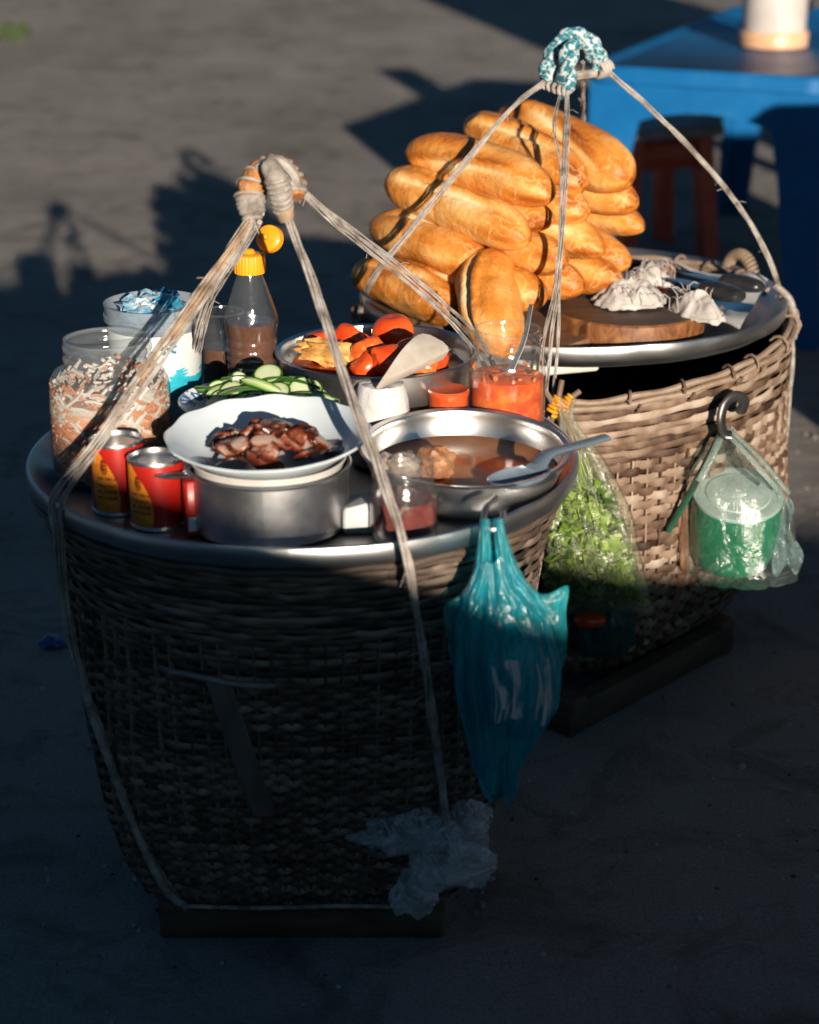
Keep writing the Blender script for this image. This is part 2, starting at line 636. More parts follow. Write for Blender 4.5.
splint(b1, surf1, math.radians(-102), .34, .70, .105, M('grey_splint', [(.3, (.05, .042, .037)), (.7, (.17, .15, .135))], .7, 0, 30, stretch=(1, 1, .2)), 'bamboo_splint', -.14)
m = MB()
m.tube([surf1(math.radians(-117 + 3.4 * q), .715 - .002 * q + .003 * math.sin(q), .006) for q in range(8)], .0026, 6, .9)
m.build('loose_strand', M('bleached_strand', [(.3, (.14, .12, .11)), (.7, (.28, .25, .23))], .7, 0, 60), b1, True)
splint(b2, surf2, math.radians(-62), .02, .62, .055, M('reddish_splint', [(.3, (.14, .06, .03)), (.7, (.33, .19, .12))], .7, 0, 30), 'bamboo_splint', -.1)
splint(b2, surf2, math.radians(-118), .0, .5, .05, RATTAN, 'bamboo_splint', .0)
# square timber feet
def base_frame(root, C, half, rot, h, mat):
    for q in range(4):
        m = MB()
        M4 = rotm(rz=rot + q * pi / 2)
        m.box(V((C[0], C[1], h / 2)) + M4 @ V((0, -half + .012, 0)), (2 * half - (.05 if q % 2 else 0), .024, h), M4, R.random(), .003)
        m.build('base_rail', mat, root, True)
    for q in range(4):
        m = MB()
        M4 = rotm(rz=rot + q * pi / 2 + pi / 4)
        m.box(V((C[0], C[1], .0)) + M4 @ V((0, -(half - .014) * 1.414, .022)), (.03, .03, .044), rotm(rz=rot), R.random(), .003)
        m.build('foot', mat, root, True)


base_frame(b1, C1, .130, 0, .034, WOODK)
base_frame(b2, (.168, 2.235), .162, math.radians(48), .036, WOODK)
# cane carrying loop at the far right of the bread basket
lp = MB()
a0 = math.radians(33)
ctr = surf2(a0, .98, .008)
tg = V((-math.sin(a0), math.cos(a0), 0))
arc = [ctr + tg * (.026 * math.cos(x)) + V((0, 0, .002 + .032 * math.sin(x))) for x in [pi * i / 16 for i in range(17)]]
lp.tube(arc, .005, 8, .4)
for i in range(90):
    pass
fr_ = frames(arc)
hel = []
dens = cr(arc, 12)
fd = frames(dens)
for i, p in enumerate(dens):
    ph = i * .62
    hel.append(p + fd[i][1] * (.0062 * math.cos(ph)) + fd[i][2] * (.0062 * math.sin(ph)))
lp.tube(hel, .0021, 6, .7)
lp.build('handle', RATTAN, b2, True)


# ------------------------------------------------------------------ trays
def tray(label, C, zr, Rr, dents, seed):
    root = thing('round_tray', label, 'tray', (C[0], C[1], zr - .024))
    prof = [(0, .002), (Rr * .45, .0015), (Rr * .86, .001), (Rr * .905, .003), (Rr * .935, .009), (Rr * .962, .018), (Rr * .975, .022), (Rr * .985, .0245), (Rr * .995, .0235), (Rr, .020),
            (Rr * .999, .0155), (Rr * .995, .010), (Rr * .987, .0068), (Rr * .975, .0062), (Rr * .958, .0035), (Rr * .93, -.002), (Rr * .9, -.005), (0, -.006)]

    def wob(a, r, z):
        e = noise.noise(V((math.cos(a) * 2, math.sin(a) * 2, seed))) * .003
        d = sum(dd * math.exp(-((a - aa) / ww) ** 2) for aa, dd, ww in dents)
        k_ = (r / Rr) ** 4
        return r * (1 + (e * .6 + d) * k_ / 1), z + e * k_ * .6
    m = MB()
    m.lathe(prof, 120, wob=wob)
    m.build('tray_dish', ALU, root)
    return root


tray('round aluminium tray crowded with jars, bowls and food', (C1[0] + .003, C1[1]), .431, .2495, [(.9, -.006, .05), (5.6, -.005, .06)], 1)
tray('round aluminium tray carrying the bread pile and the chopping board', C2, .432, .2535, [(.25, -.01, .05), (.5, -.006, .04), (6.0, -.006, .05)], 2)
Z1 = .409      # floor of the near tray
Z2 = .4105     # floor of the far tray
sb = MB()
sbm = rotm(rz=math.radians(20))
sb.box(V((.10, 2.115, .396)), (.22, .035, .014), rotm(rz=math.radians(18)), .5, .002)
tag(sb.build('plank', M('pale_board', [(.3, (.5, .46, .40)), (.7, (.68, .64, .58))], .6, 0, 30, 6, .2), smooth=40, loc=(.10, 2.115, .389), world=True),
    'pale flat slat propping the bread tray above the basket rim', 'slat')


# ------------------------------------------------------------------ vessels
def bowl_prof(r, h, rb, th=.0016, lip=.004, e=2.2):
    out, inn = [], []
    for i in range(11):
        t = i / 10
        rad = rb + (r - rb) * (1 - (1 - t) ** e) ** (1 / 1.2)
        out.append((rad, h * t))
    prof = [(0, .0)] + out
    prof += [(r + lip, h + .0005), (r + lip * 1.25, h + .0018), (r + lip * .8, h + .003), (r - th * .5, h + .0018)]
    for rad, z in reversed(out):
        prof.append((max(rad - th, .001), z * .985 + th))
    prof.append((0, th))
    return prof


def jar_prof(r, h, neck_r, neck_h, th=.002, base=None):
    base = base or r * .9
    p = [(0, .0015), (base, 0), (r * .985, .004), (r, .009), (r, h - neck_h - r * .34), (r * .97, h - neck_h - r * .2), (r * .9, h - neck_h - r * .08), (neck_r * 1.02, h - neck_h)]
    z = h - neck_h
    p += [(neck_r, z + neck_h * .15), (neck_r * 1.045, z + neck_h * .25), (neck_r * 1.045, z + neck_h * .36), (neck_r, z + neck_h * .45), (neck_r, z + neck_h * .55), (neck_r * 1.04, z + neck_h * .64),
          (neck_r * 1.04, z + neck_h * .74), (neck_r, z + neck_h * .82), (neck_r * 1.02, h - .002), (neck_r * 1.01, h), (neck_r * .95, h), (neck_r * .93, h - .002)]
    return p


def solid(m, r, z0, z1, bulge=0., n=40, t=.5):
    return m.lathe([(0, z0), (r * .93, z0), (r, z0 + .004), (r, z1 - .002), (r * .985, z1), (r * .6, z1 + bulge * .6), (0, z1 + bulge)], n, t=t)


def blob(m, c, rx, ry, rz, seed, amp=.12, fr=1.6, nu=18, nv=12, mt=None, t=.5):
    rows = []
    for i in range(nv + 1):
        th_ = pi * i / nv
        row = []
        for j in range(nu):
            a = 2 * pi * j / nu
            d = V((math.sin(th_) * math.cos(a), math.sin(th_) * math.sin(a), math.cos(th_)))
            s_ = 1 + amp * noise.noise(d * fr + V((seed * 7.3, seed * 1.9, seed * 3.1)))
            p = V((d.x * rx, d.y * ry, d.z * rz)) * s_
            row.append(V(c) + (mt @ p if mt else p))
        rows.append(row)
    return m.grid(rows, True, None, t)


# pickle jar ---------------------------------------------------------------
pj = thing('pickle_jar', 'large open clear plastic jar packed with shredded orange and white pickle', 'jar', (-.270, 1.728, Z1))
MB().lathe(jar_prof(.0545, .127, .0385, .026, .0015), 56).build('jar_body', PET, pj)
m = MB()
rr = random.Random(5)
solid(m, .0512, .006, .074, .006, t=.85)
m.build('brine', M('pickle_mass', [(.3, (.42, .11, .035)), (.5, (.50, .22, .10)), (.75, (.60, .46, .36))], .35, 0, 60, 6, .7, 90, .004), pj)
m = MB()
for i in range(760):
    a = rr.random() * 2 * pi
    zz = rr.uniform(.008, .088)
    rad = .0515 if zz < .082 else .046
    if rr.random() < .35:
        rad *= rr.random() ** .5
        zz = rr.uniform(.062, .088)
    p = V((rad * math.cos(a), rad * math.sin(a), zz))
    tgt = V((-math.sin(a), math.cos(a), rr.uniform(-.9, .9))).normalized()
    ln_ = rr.uniform(.016, .040)
    pts = []
    for s_ in (-1, -.33, .33, 1):
        q = p + tgt * (ln_ * .5 * s_) + V((rr.uniform(-1, 1), rr.uniform(-1, 1), rr.uniform(-1, 1))) * .002
        l2 = math.hypot(q.x, q.y)
        if l2 > .0525:
            q.x *= .0525 / l2
            q.y *= .0525 / l2
        q.z = max(.006, q.z)
        pts.append(q)
    tv = rr.choice([.05, .1, .15, .2, .25, .35, .4, .7]) if zz < .055 else rr.choice([.25, .35, .75, .85, .92, .97])
    m.tube(cr(pts, 3), rr.uniform(.0007, .0014), 5, tv, 1, 1.5)
m.build('pickle_shreds', M('pickle', [(.15, (.36, .10, .03)), (.4, (.48, .20, .08)), (.62, (.46, .33, .24)), (.85, (.50, .47, .43))], .35, 0, 40, 4, .2, tint=.8, sss=.1), pj).__setitem__('kind', 'stuff')

# labelled tub --------------------------------------------------------------
tb = thing('plastic_tub', 'cloudy plastic tub with a white and teal wave label', 'tub', (-.240, 1.828, Z1))
hT = .135
MB().lathe([(0, .001), (.037, 0), (.039, .003), (.0445, hT - .016), (.0475, hT - .015), (.0475, hT - .010), (.0462, hT - .009), (.047, hT), (.0455, hT), (.0445, hT - .01), (.0425, hT - .02), (.0375, .004), (0, .003)], 56).build('tub_body', FROST, tb)
k = NT('tub_label')
uv = k.n('UVMap')
sep = k.n('SeparateXYZ')
k.l(uv.outputs[0], sep.inputs[0])
u_, v_ = sep.outputs[0], sep.outputs[1]
wv_ = k.math('ADD', v_, k.math('MULTIPLY', k.math('SINE', k.math('MULTIPLY', u_, 44)), .07))
nz = k.noise(uv.outputs[0], 14, 4, .6, .8)
wv_ = k.math('ADD', wv_, k.math('MULTIPLY', k.math('SUBTRACT', nz, .5), .5))
c = k.ramp(wv_, [(.0, (.02, .24, .34)), (.20, (.015, .30, .40)), (.34, (.03, .36, .46)), (.37, (.50, .53, .55)), (1, (.54, .57, .58))])
k.l(c, k.b.inputs['Base Color'])
k.set(rough=.35)
LBL = k.m
m = MB()
m.lathe([(.0420, .050), (.0442, .112)], 56)
m.build('label', LBL, tb)
m = MB()                                     # dark teal emblem strokes near the top of the label
def strok(m, a_deg, pts, r0, rad, t=.5):
    path = []
    for (x, z) in pts:
        a = math.radians(a_deg) + x / r0
        path.append(V((r0 * math.sin(a), -r0 * math.cos(a), z)))
    m.tube(cr(path, 5), rad, 6, t, 1, 1)
for d in (22,):
    strok(m, d, [(-.006, 0.1050), (-.003, 0.0980), (-.005, 0.0950)], .0441, .0013)
    strok(m, d, [(-.002, 0.1040), (.001, 0.0980), (-.001, 0.0950)], .0441, .0013)
    strok(m, d, [(.002, 0.1030), (.006, 0.1050), (.004, 0.0980), (.008, 0.0960)], .0441, .0013)
    strok(m, d, [(-.008, 0.1000), (.002, 0.1005), (.009, 0.1020)], .0441, .001)
m.build('emblem', M('teal_print', [(.3, (.01, .16, .24)), (.7, (.02, .22, .32))], .4), tb)
m = MB()
solid(m, .0372, .004, .028, .0)
m.build('tub_content', M('dark_sauce', [(.3, (.06, .025, .012)), (.7, (.14, .06, .03))], .3, 0, 30), tb)
m = MB()                                     # blue and white film scraps pressed into the mouth
for i in range(9):
    blob(m, V((R.uniform(-.024, .024), R.uniform(-.022, .022), hT - .006 + R.uniform(-.004, .004))), R.uniform(.012, .02), R.uniform(.009, .016), .008, i, .9, 2.5, 14, 8, rotm(0, 0, R.random() * 6), R.random())
m.build('plastic_scraps', M('blue_white_film', [(.3, (.01, .12, .28)), (.50, (.03, .26, .42)), (.58, (.35, .46, .54)), (.8, (.50, .58, .64))], .25, 0, 50, 5, .6, tint=.35), tb)

# brown sauce jar behind the bottle -----------------------------------------
sj = thing('sauce_jar', 'open glass jar of brown dipping sauce behind the orange capped bottle', 'jar', (-.183, 1.908, Z1))
MB().lathe(jar_prof(.0225, .106, .0205, .010, .0012), 40).build('jar_body', GLASS, sj)
m = MB()
solid(m, .0205, .004, .070)
m.build('sauce', M('brown_sauce', [(.3, (.06, .022, .01)), (.7, (.16, .065, .03))], .2, 0, 40), sj)

# squeeze bottle -------------------------------------------------------------
bt = thing('sauce_bottle', 'clear ribbed sauce bottle with its orange flip cap open', 'bottle', (-.152, 1.866, Z1))
pr = [(0, .001), (.022, 0), (.024, .003), (.0245, .040)]
for i in range(6):
    z = .046 + i * .0085
    pr += [(.0245, z), (.0232, z + .0025), (.0245, z + .005)]
pr += [(.0255, .100), (.0265, .106), (.0255, .112), (.0215, .125), (.0165, .140), (.0125, .151), (.0115, .156), (.0112, .162)]
MB().lathe(pr, 48).build('bottle_body', GLASS, bt)
m = MB()
m.lathe([(0, .004), (.0215, .004), (.0222, .04), (.0226, .086), (.0240, .100), (.0236, .106), (0, .106)], 40)
m.build('sauce', M('soy_sauce', [(.3, (.05, .016, .007)), (.7, (.13, .045, .02))], .15, 0, 40, 4, .1), bt)
YEL = M('orange_plastic', [(.3, (.72, .26, .008)), (.7, (.80, .33, .014))], .35, 0, 40, 4, .05)
m = MB()
def ribs(a, r, z):
    return (r * (1 + (.018 * (1 if math.sin(a * 28) > 0 else -1) if r > .0135 else 0)), z)
m.lathe([(.0115, .154), (.0146, .154), (.0150, .156), (.0150, .168), (.0146, .1712), (.0128, .1725), (.006, .1728), (.0045, .176), (.0025, .177), (0, .177)], 112, wob=ribs)
cap = m.build('cap', YEL, bt)
m = MB()
mt = Matrix.Translation(V((.0185, .0, .187))) @ V((.35, .80, -.35)).to_track_quat('Z', 'Y').to_matrix().to_4x4()
m.lathe([(0, -.004), (.008, -.0035), (.0125, -.001), (.0132, .002), (.0132, .006), (.0122, .006), (.0118, .001), (.006, -.001), (0, -.001)], 40, m=mt)
m.lathe([(0, -.005), (.003, -.005), (.003, -.009), (.0015, -.0105), (0, -.0105)], 16, m=mt)
m.box(V((.0135, 0, .1725)), (.006, .008, .0018), rotm(0, -.5, 0))
m.build('flip_lid', YEL, cap)


# red tins -------------------------------------------------------------------
def tin(label, loc, hh, r, rz):
    root = thing('food_tin', label, 'tin', loc, 'red and gold food tins')
    root.rotation_euler = (0, 0, rz)
    k = bpy.data.materials.get('tin_label')
    if not k:
        k = NT('tin_label')
        uv = k.n('UVMap')
        sp_ = k.n('SeparateXYZ')
        k.l(uv.outputs[0], sp_.inputs[0])
        u, v = sp_.outputs[0], sp_.outputs[1]
        # gold leaf-shaped panel on red, twice round
        uu = k.math('FRACT', k.math('MULTIPLY', u, 2))
        x = k.math('SUBTRACT', uu, .45)
        edge = k.math('ADD', k.math('MULTIPLY', k.math('SUBTRACT', .62, v), .32), k.math('MULTIPLY', k.math('POWER', k.math('ABSOLUTE', k.math('SUBTRACT', v, .55)), 2), -.5))
        rt = k.math('LESS_THAN', x, k.math('ADD', edge, .05))
        lf = k.math('GREATER_THAN', x, k.math('ADD', k.math('MULTIPLY', v, -.1), -.20))
        pan = k.math('MULTIPLY', rt, lf)
        gold = k.ramp(k.noise(uv.outputs[0], 9, 3), [(.3, (.60, .17, .01)), (.6, (.74, .27, .025)), (.8, (.80, .40, .08))])
        base = k.mix(pan, (.33, .012, .008), gold)
        # maroon emblem and rows of small illegible print
        dx = k.math('MULTIPLY', k.math('ADD', x, .06), 2.6)
        dy = k.math('SUBTRACT', v, .72)
        dd = k.math('SQRT', k.math('ADD', k.math('MULTIPLY', dx, dx), k.math('MULTIPLY', dy, dy)))
        emb = k.math('MULTIPLY', k.math('LESS_THAN', dd, .13), k.math('GREATER_THAN', k.noise(uv.outputs[0], 40, 2), .42))
        lines = k.math('GREATER_THAN', k.math('SINE', k.math('MULTIPLY', v, 62)), .35)
        band = k.math('MULTIPLY', k.math('GREATER_THAN', v, .22), k.math('LESS_THAN', v, .55))
        gl_ = k.math('GREATER_THAN', k.noise(k.coord('UV', (120, 14, 1)), 1, 2), .48)
        txt = k.math('MULTIPLY', k.math('MULTIPLY', lines, band), gl_)
        txt = k.math('MULTIPLY', txt, k.math('LESS_THAN', k.math('ABSOLUTE', k.math('ADD', x, .04)), .13))
        mk = k.math('MAXIMUM', k.math('MULTIPLY', emb, pan), k.math('MULTIPLY', txt, pan))
        k.l(k.mix(mk, base, (.16, .02, .012)), k.b.inputs['Base Color'])
        k.set(rough=.3, spec=.5)
        k = k.m
    m = MB()
    m.lathe([(r * .985, .003), (r, .005), (r, hh - .005), (r * .985, hh - .003)], 48)
    m.build('label_wrap', k, root)
    m = MB()
    m.lathe([(0, .001), (r * .93, .001), (r * .99, 0), (r * 1.02, .0012), (r * 1.02, .003), (r * .985, .0035)], 40)
    m.build('base_rim', STEEL, root)
    m = MB()
    m.lathe([(r * .985, hh - .0035), (r * 1.02, hh - .003), (r * 1.025, hh - .001), (r * 1.0, hh), (r * .95, hh - .0005), (r * .93, hh - .004), (r * .7, hh - .0045), (r * .67, hh - .0038), (r * .4, hh - .0045), (0, hh - .0045)], 40)
    m.build('lid', STEEL, root)
    return root


t1_ = tin('red and gold food tin, further of two, against the pickle jar', (-.252, 1.634, Z1), .064, .0232, math.radians(-92))
t2_ = tin('red and gold food tin nearest the saucepan handle', (-.214, 1.598, Z1), .060, .0238, math.radians(-104))
m = MB()
m.box((0, 0, .024), (.015, .018, .048), rotm(rz=.3), .5, .0015)
cb = m.build('carton', M('red_card', [(.3, (.30, .015, .012)), (.7, (.40, .03, .02))], .4, 0, 30), None, loc=(-.181, 1.573, Z1))
tag(cb, 'narrow red carton wedged between a tin and the saucepan', 'carton')
m = MB()
m.box((0, -.0095, .011), (.0126, .001, .012), rotm(rz=0), .5)
for q in m.v:
    q.xyz = rotm(rz=.3) @ q
m.build('white_panel', MELA, cb)

# saucepan, nested bowl, meat plate -------------------------------------------
px_, py_ = -.119, 1.596
sp = thing('saucepan', 'dull aluminium saucepan holding a cream bowl and the plate of meat', 'saucepan', (px_, py_, Z1))
MB().lathe([(0, .001), (.060, 0), (.0655, .002), (.0675, .007), (.0680, .052), (.0700, .0535), (.0705, .055), (.0690, .056), (.0665, .0545), (.0662, .008), (.062, .004), (0, .003)], 64).build('pan_body', PANMET, sp)
m = MB()
m.tube(cr([(-.066, -.020, .050), (-.080, -.024, .051), (-.090, -.016, .050), (-.088, -.002, .049), (-.067, .006, .049)], 6), .0042, 10, .5, 1.6, .6)
m.box((-.0685, -.008, .046), (.005, .030, .018), rotm(rz=.1), .5, .002)
m.build('handle', PANMET, sp)
cb2 = thing('rice_bowl', 'cream bowl nested in the saucepan below the meat plate', 'bowl', (px_, py_, Z1 + .022))
MB().lathe(bowl_prof(.0635, .036, .035, .002, .002), 56).build('bowl_body', CERAM, cb2)


def plate_prof(r, h, rb):
    return [(0, .002), (rb * .9, .002), (rb, 0), (rb * 1.03, .002), (rb * 1.3, .006), (r * .9, h * .8), (r, h), (r * 1.005, h + .0012), (r * .99, h + .002), (r * .9, h * .8 + .003), (rb * 1.3, .009), (rb * .95, .005), (0, .005)]


mp = thing('dinner_plate', 'white wavy edged plate of sliced roast meat on the saucepan', 'plate', (px_ + .001, py_ + .004, Z1 + .0535))
mp.rotation_euler = (math.radians(4), math.radians(-1.5), 0)
MB().lathe(plate_prof(.086, .026, .045), 96, wob=lambda a, r, z: (r * (1 + .012 * (r / .086) ** 4 * math.cos(a * 12)), z + .0006 * (r / .086) ** 4 * math.cos(a * 12))).build('plate_body', MELA, mp)

MEAT = NT('roast_meat')
_k = MEAT
_co = _k.coord()
_f1 = _k.math('ADD', _k.math('MULTIPLY', _k.noise(_co, 120, 6, .65), .55), _k.math('MULTIPLY', _k.attr(), .45))
_k.l(_k.ramp(_f1, [(.30, (.025, .007, .004)), (.43, (.11, .022, .010)), (.54, (.24, .07, .038)), (.64, (.46, .32, .25))]), _k.b.inputs['Base Color'])
_k.set(rough=.25, spec=.6)
_k.bump(_k.noise(_co, 260, 5), .5, .001)
MEAT = _k.m
rr = random.Random(21)
for i in range(34):
    a = rr.random() * 2 * pi
    rad = .047 * rr.random() ** .6
    x, y = px_ + rad * 1.1 * math.cos(a) + .004, py_ + rad * .9 * math.sin(a) - .004
    z = Z1 + .0635 + .024 * max(0, 1 - (rad / .050) ** 1.3) + rr.uniform(-.002, .003)
    m = MB()
    tone = rr.choice([-.25, -.15, 0, 0, .15, .35])
    L_, W_, T_ = rr.uniform(.010, .017), rr.uniform(.0075, .0115), rr.uniform(.0010, .0016)
    rows = []
    ts = []
    for q in range(9):
        x0 = -L_ + 2 * L_ * q / 8
        wq = W_ * (1 - abs(x0 / L_) ** 6 * .45) * (1 + .10 * math.sin(q * 1.7 + i))
        bz = .004 * math.sin(q * .5 + i)
        row = [V((x0, wq * cx_, T_ * cz_ + bz)) for cx_, cz_ in ((-1, -.5), (-1, .5), (-.5, 1), (0.2, 1.1), (.6, .9), (1, .4), (1, -.5), (0, -1))]
        rows.append(row)
        ts += [max(0, min(1, z_ + tone)) for z_ in (.05, .1, .55, .75, .55, .1, .05, .3)]
    m.grid(rows, True, None, ts, True, True)
    o = m.build('meat_slice', MEAT, None, loc=(x, y, z), smooth=35)
    o.rotation_euler = (rr.uniform(-.2, .75), rr.uniform(-.35, .35), rr.random() * 6.3)
    tag(o, 'glossy dark slice of roast meat heaped on the white wavy edged plate', 'meat', 'meat slices on the plate')

# cucumber plate ---------------------------------------------------------------
k = NT('blue_rim_plate')
uv = k.n('UVMap')
sp_ = k.n('SeparateXYZ')
k.l(uv.outputs[0], sp_.inputs[0])
d_ = k.math('LENGTH' if False else 'ADD', sp_.outputs[1], 0)
nb = k.noise(k.coord('Object'), 70, 3, .5, 1.5)
bandm = k.math('MULTIPLY', k.math('GREATER_THAN', d_, .52), k.math('LESS_THAN', d_, .62))
bandm = k.math('MULTIPLY', bandm, k.math('GREATER_THAN', nb, .48))
k.l(k.mix(bandm, (.70, .74, .78), (.05, .16, .42)), k.b.inputs['Base Color'])
k.set(rough=.2)
cpx, cpy, cpz = -.140, 1.727, .456
st_ = thing('soup_bowl', 'plain steel bowl lifting the cucumber plate off the tray', 'bowl', (cpx, cpy, Z1))
MB().lathe(bowl_prof(.040, .043, .026), 40).build('bowl_body', STEEL, st_)
cp = thing('dinner_plate', 'blue patterned white plate of cucumber slices behind the meat plate', 'plate', (cpx, cpy, cpz))
MB().lathe(plate_prof(.068, .022, .036), 64).build('plate_body', k.m, cp)
k = NT('cucumber')
t_ = k.attr()
co = k.coord()
c = k.ramp(k.math('ADD', t_, k.math('MULTIPLY', k.math('SUBTRACT', k.noise(co, 90, 4), .5), .3)), [(.2, (.018, .07, .008)), (.45, (.07, .19, .025)), (.66, (.24, .38, .10)), (.9, (.50, .56, .36))])
k.l(c, k.b.inputs['Base Color'])
k.set(rough=.28, sss=.1)
k.b.inputs['Subsurface Scale'].default_value = .004
k.bump(k.noise(co, 200, 3), .2, .001)
CUC = k.m
rr = random.Random(3)
for i in range(34):
    a = rr.random() * 2 * pi
    rad = .044 * rr.random() ** .6
    x, y = cpx + rad * math.cos(a) * 1.15 + .012, cpy + rad * math.sin(a) * .9 + .006
    z = cpz + .012 + .030 * max(0, 1 - (rad / .052) ** 1.5) + rr.uniform(0, .004)
    m = MB()
    if rr.random() < .3:
        r_ = rr.uniform(.010, .014)
        m.lathe([(0, .0014), (r_ * .6, .0014), (r_ * .86, .0013)], 24, t=[.95] * 25 + [.9] * 25 + [.72] * 25)
        m.lathe([(r_ * .86, .0013), (r_ * .97, .0010), (r_, 0), (r_ * .97, -.0010), (r_ * .9, -.0013)], 24, t=.12)
        m.lathe([(r_ * .9, -.0013), (0, -.0014)], 24, t=.9)
        rot = (rr.uniform(.3, .9), rr.uniform(-.4, .4), rr.uniform(-.5, .5))
    else:                                         # lengthwise slices with a dark skin edge
        L_ = rr.uniform(.018, .030)
        W_ = rr.uniform(.0045, .0075)
        rows, ts = [], []
        for q in range(11):
            s_ = q / 10 * 2 - 1
            wq = W_ * (1 - abs(s_) ** 3) ** .5 + .0004
            bz = .006 * s_ * s_ * rr.choice([1, 1, -1]) if q == -1 else .004 * s_ * s_
            rows.append([V((s_ * L_, wq * a_, b_ - bz)) for a_, b_ in ((-1, -.0012), (-1.02, .0008), (-.7, .0015), (0, .0017), (.7, .0015), (1.02, .0008), (1, -.0012), (0, -.0014))])
            ts += [.15, .2, .6, .9, .6, .2, .15, .3]
        m.grid(rows, True, None, ts, True, True)
        rot = (rr.uniform(-.5, .8), rr.uniform(-.2, .2), rr.uniform(-.5, .5) + rr.choice([0, pi]))
    o = m.build('cucumber_slice', CUC, None, loc=(x, y, z), smooth=50)
    o.rotation_euler = rot
    tag(o, 'green and white cucumber slice heaped on the blue patterned plate', 'cucumber', 'cucumber slices on the plate')

# tomato basin ---------------------------------------------------------------
bx, by = -.031, 1.858
rimz = .487
tbw = thing('mixing_bowl', 'wide steel basin of tomatoes and omelette behind the white pot', 'bowl', (bx, by, Z1))
MB().lathe(bowl_prof(.094, rimz - Z1, .060, .0014, .0035), 72).build('bowl_body', STEEL, tbw)
TOM = M('tomato_skin', [(.25, (.48, .035, .008)), (.55, (.62, .075, .012)), (.8, (.68, .16, .025))], .25, 0, 26, 4, .1, 60)
TOMD = M('tomato_flesh', [(.25, (.52, .05, .01)), (.55, (.64, .12, .02)), (.72, (.74, .36, .10))], .22, 0, 90, 5, .3, 90)
rr = random.Random(9)
tl = [('round shiny red tomato at the far side of the steel basin', 393, 331, .004, .021), ('orange red tomato chunk left of the pale wedge in the steel basin', 352, 342, .0, .020),
      ('squat red tomato piece in the steel basin behind the white pot', 413, 388, .006, .020), ('broad red tomato piece between the pale wedge and the chili jar', 436, 369, .004, .023),
      ('small tomato piece at the far left of the steel basin', 320, 345, .0, .019), ('tomato piece beneath the tip of the pale wedge', 372, 366, -.002, .019),
      ('bright tomato wedge beside the round tomato in the steel basin', 368, 352, .008, .017), ('tomato piece at the right end of the steel basin', 455, 366, .0, .019)]
for i, (lb, x, y, dz, r_) in enumerate(tl):
    p = PZ(x, y, .490 + dz)
    dv = V((p.x - bx, p.y - by, 0))
    if dv.length > .069:
        dv = dv.normalized() * .069
    m = MB()
    if i in (0, 4):
        rows = []
        for q in range(13):
            th_ = pi * q / 12
            rows.append([V((r_ * math.sin(th_) * math.cos(a) * (1 + .03 * math.cos(5 * a)), r_ * math.sin(th_) * math.sin(a) * (1 + .03 * math.cos(5 * a)), r_ * .84 * math.cos(th_) - .004 * math.exp(-(th_ / .35) ** 2))) for a in [2 * pi * j / 24 for j in range(24)]])
        m.grid(rows)
        mt_ = TOM
    else:
        blob(m, (0, 0, 0), r_ * 1.05, r_ * .8, r_ * .75, i, .35, 1.4, 22, 14)
        mt_ = TOM if i % 3 else TOMD
    o = m.build('tomato', mt_, None, loc=(bx + dv.x, by + dv.y, p.z))
    o.rotation_euler = (rr.uniform(-.5, .5), rr.uniform(-.5, .5), rr.random() * 6)
    tag(o, lb, 'tomato', 'tomatoes in the steel basin')
m = MB()                                       # sauce under the tomatoes
m.lathe([(0, .0), (.05, .0), (.082, .0005), (.084, 0), (.05, -.006), (0, -.006)], 48, wob=lambda a, r, z: (r, z + .003 * noise.noise(V((math.cos(a) * r * 60, math.sin(a) * r * 60, 1)))))
o = m.build('tomato_sauce', TOMD, None, loc=(bx, by, .474))
tag(o, 'red tomato sauce pooled under the tomatoes in the steel basin', 'sauce')
m = MB()
p = PZ(330, 351, .497)
blob(m, (0, 0, 0), .032, .017, .009, 31, .7, 2.4, 30, 16)
o = m.build('omelette', M('fried_egg', [(.3, (.30, .11, .025)), (.5, (.58, .32, .09)), (.75, (.75, .55, .25))], .35, 0, 60, 6, .8, 90, .002), None, loc=p)
o.rotation_euler = (.25, .1, .1)
tag(o, 'golden crinkled piece of omelette at the left of the steel basin', 'omelette')
# pale wedge
pa, pb = PZ(378, 381, .497), PZ(430, 341, .512)
m = MB()
ax = (pb - pa)
L_ = ax.length
outl = []
for i in range(17):
    t = i / 16
    outl.append((t * L_, -.002 + .019 * math.sin(min(1, t * 1.12) * pi * .5) ** 1.1 * (1 if t < .8 else math.cos((t - .8) / .2 * pi / 2) ** .6)))
outl += [(L_ * 1.0, -.009), (L_ * .96, -.013), (L_ * .5, -.0095), (0.0, -.005)]
rows = [[V((x * (1 - .03 * abs(q)), y * (1 - .06 * abs(q)), zz)) for x, y in outl] for zz, q in ((-.007, 1), (-.006, 0), (.006, 0), (.007, 1))]
m.grid(rows, True, None, .5, True, True)
o = m.build('pork_loaf_wedge', M('steamed_pork_loaf', [(.3, (.44, .39, .33)), (.7, (.56, .51, .45))], .45, 0, 60, 5, .3, 120, .001, sss=.1), None, loc=pa, smooth=50)
o.rotation_euler = (math.radians(38), math.radians(-8), math.atan2(ax.y, ax.x) - .1)
tag(o, 'long pale wedge lying across the tomatoes in the steel basin', 'pork loaf')

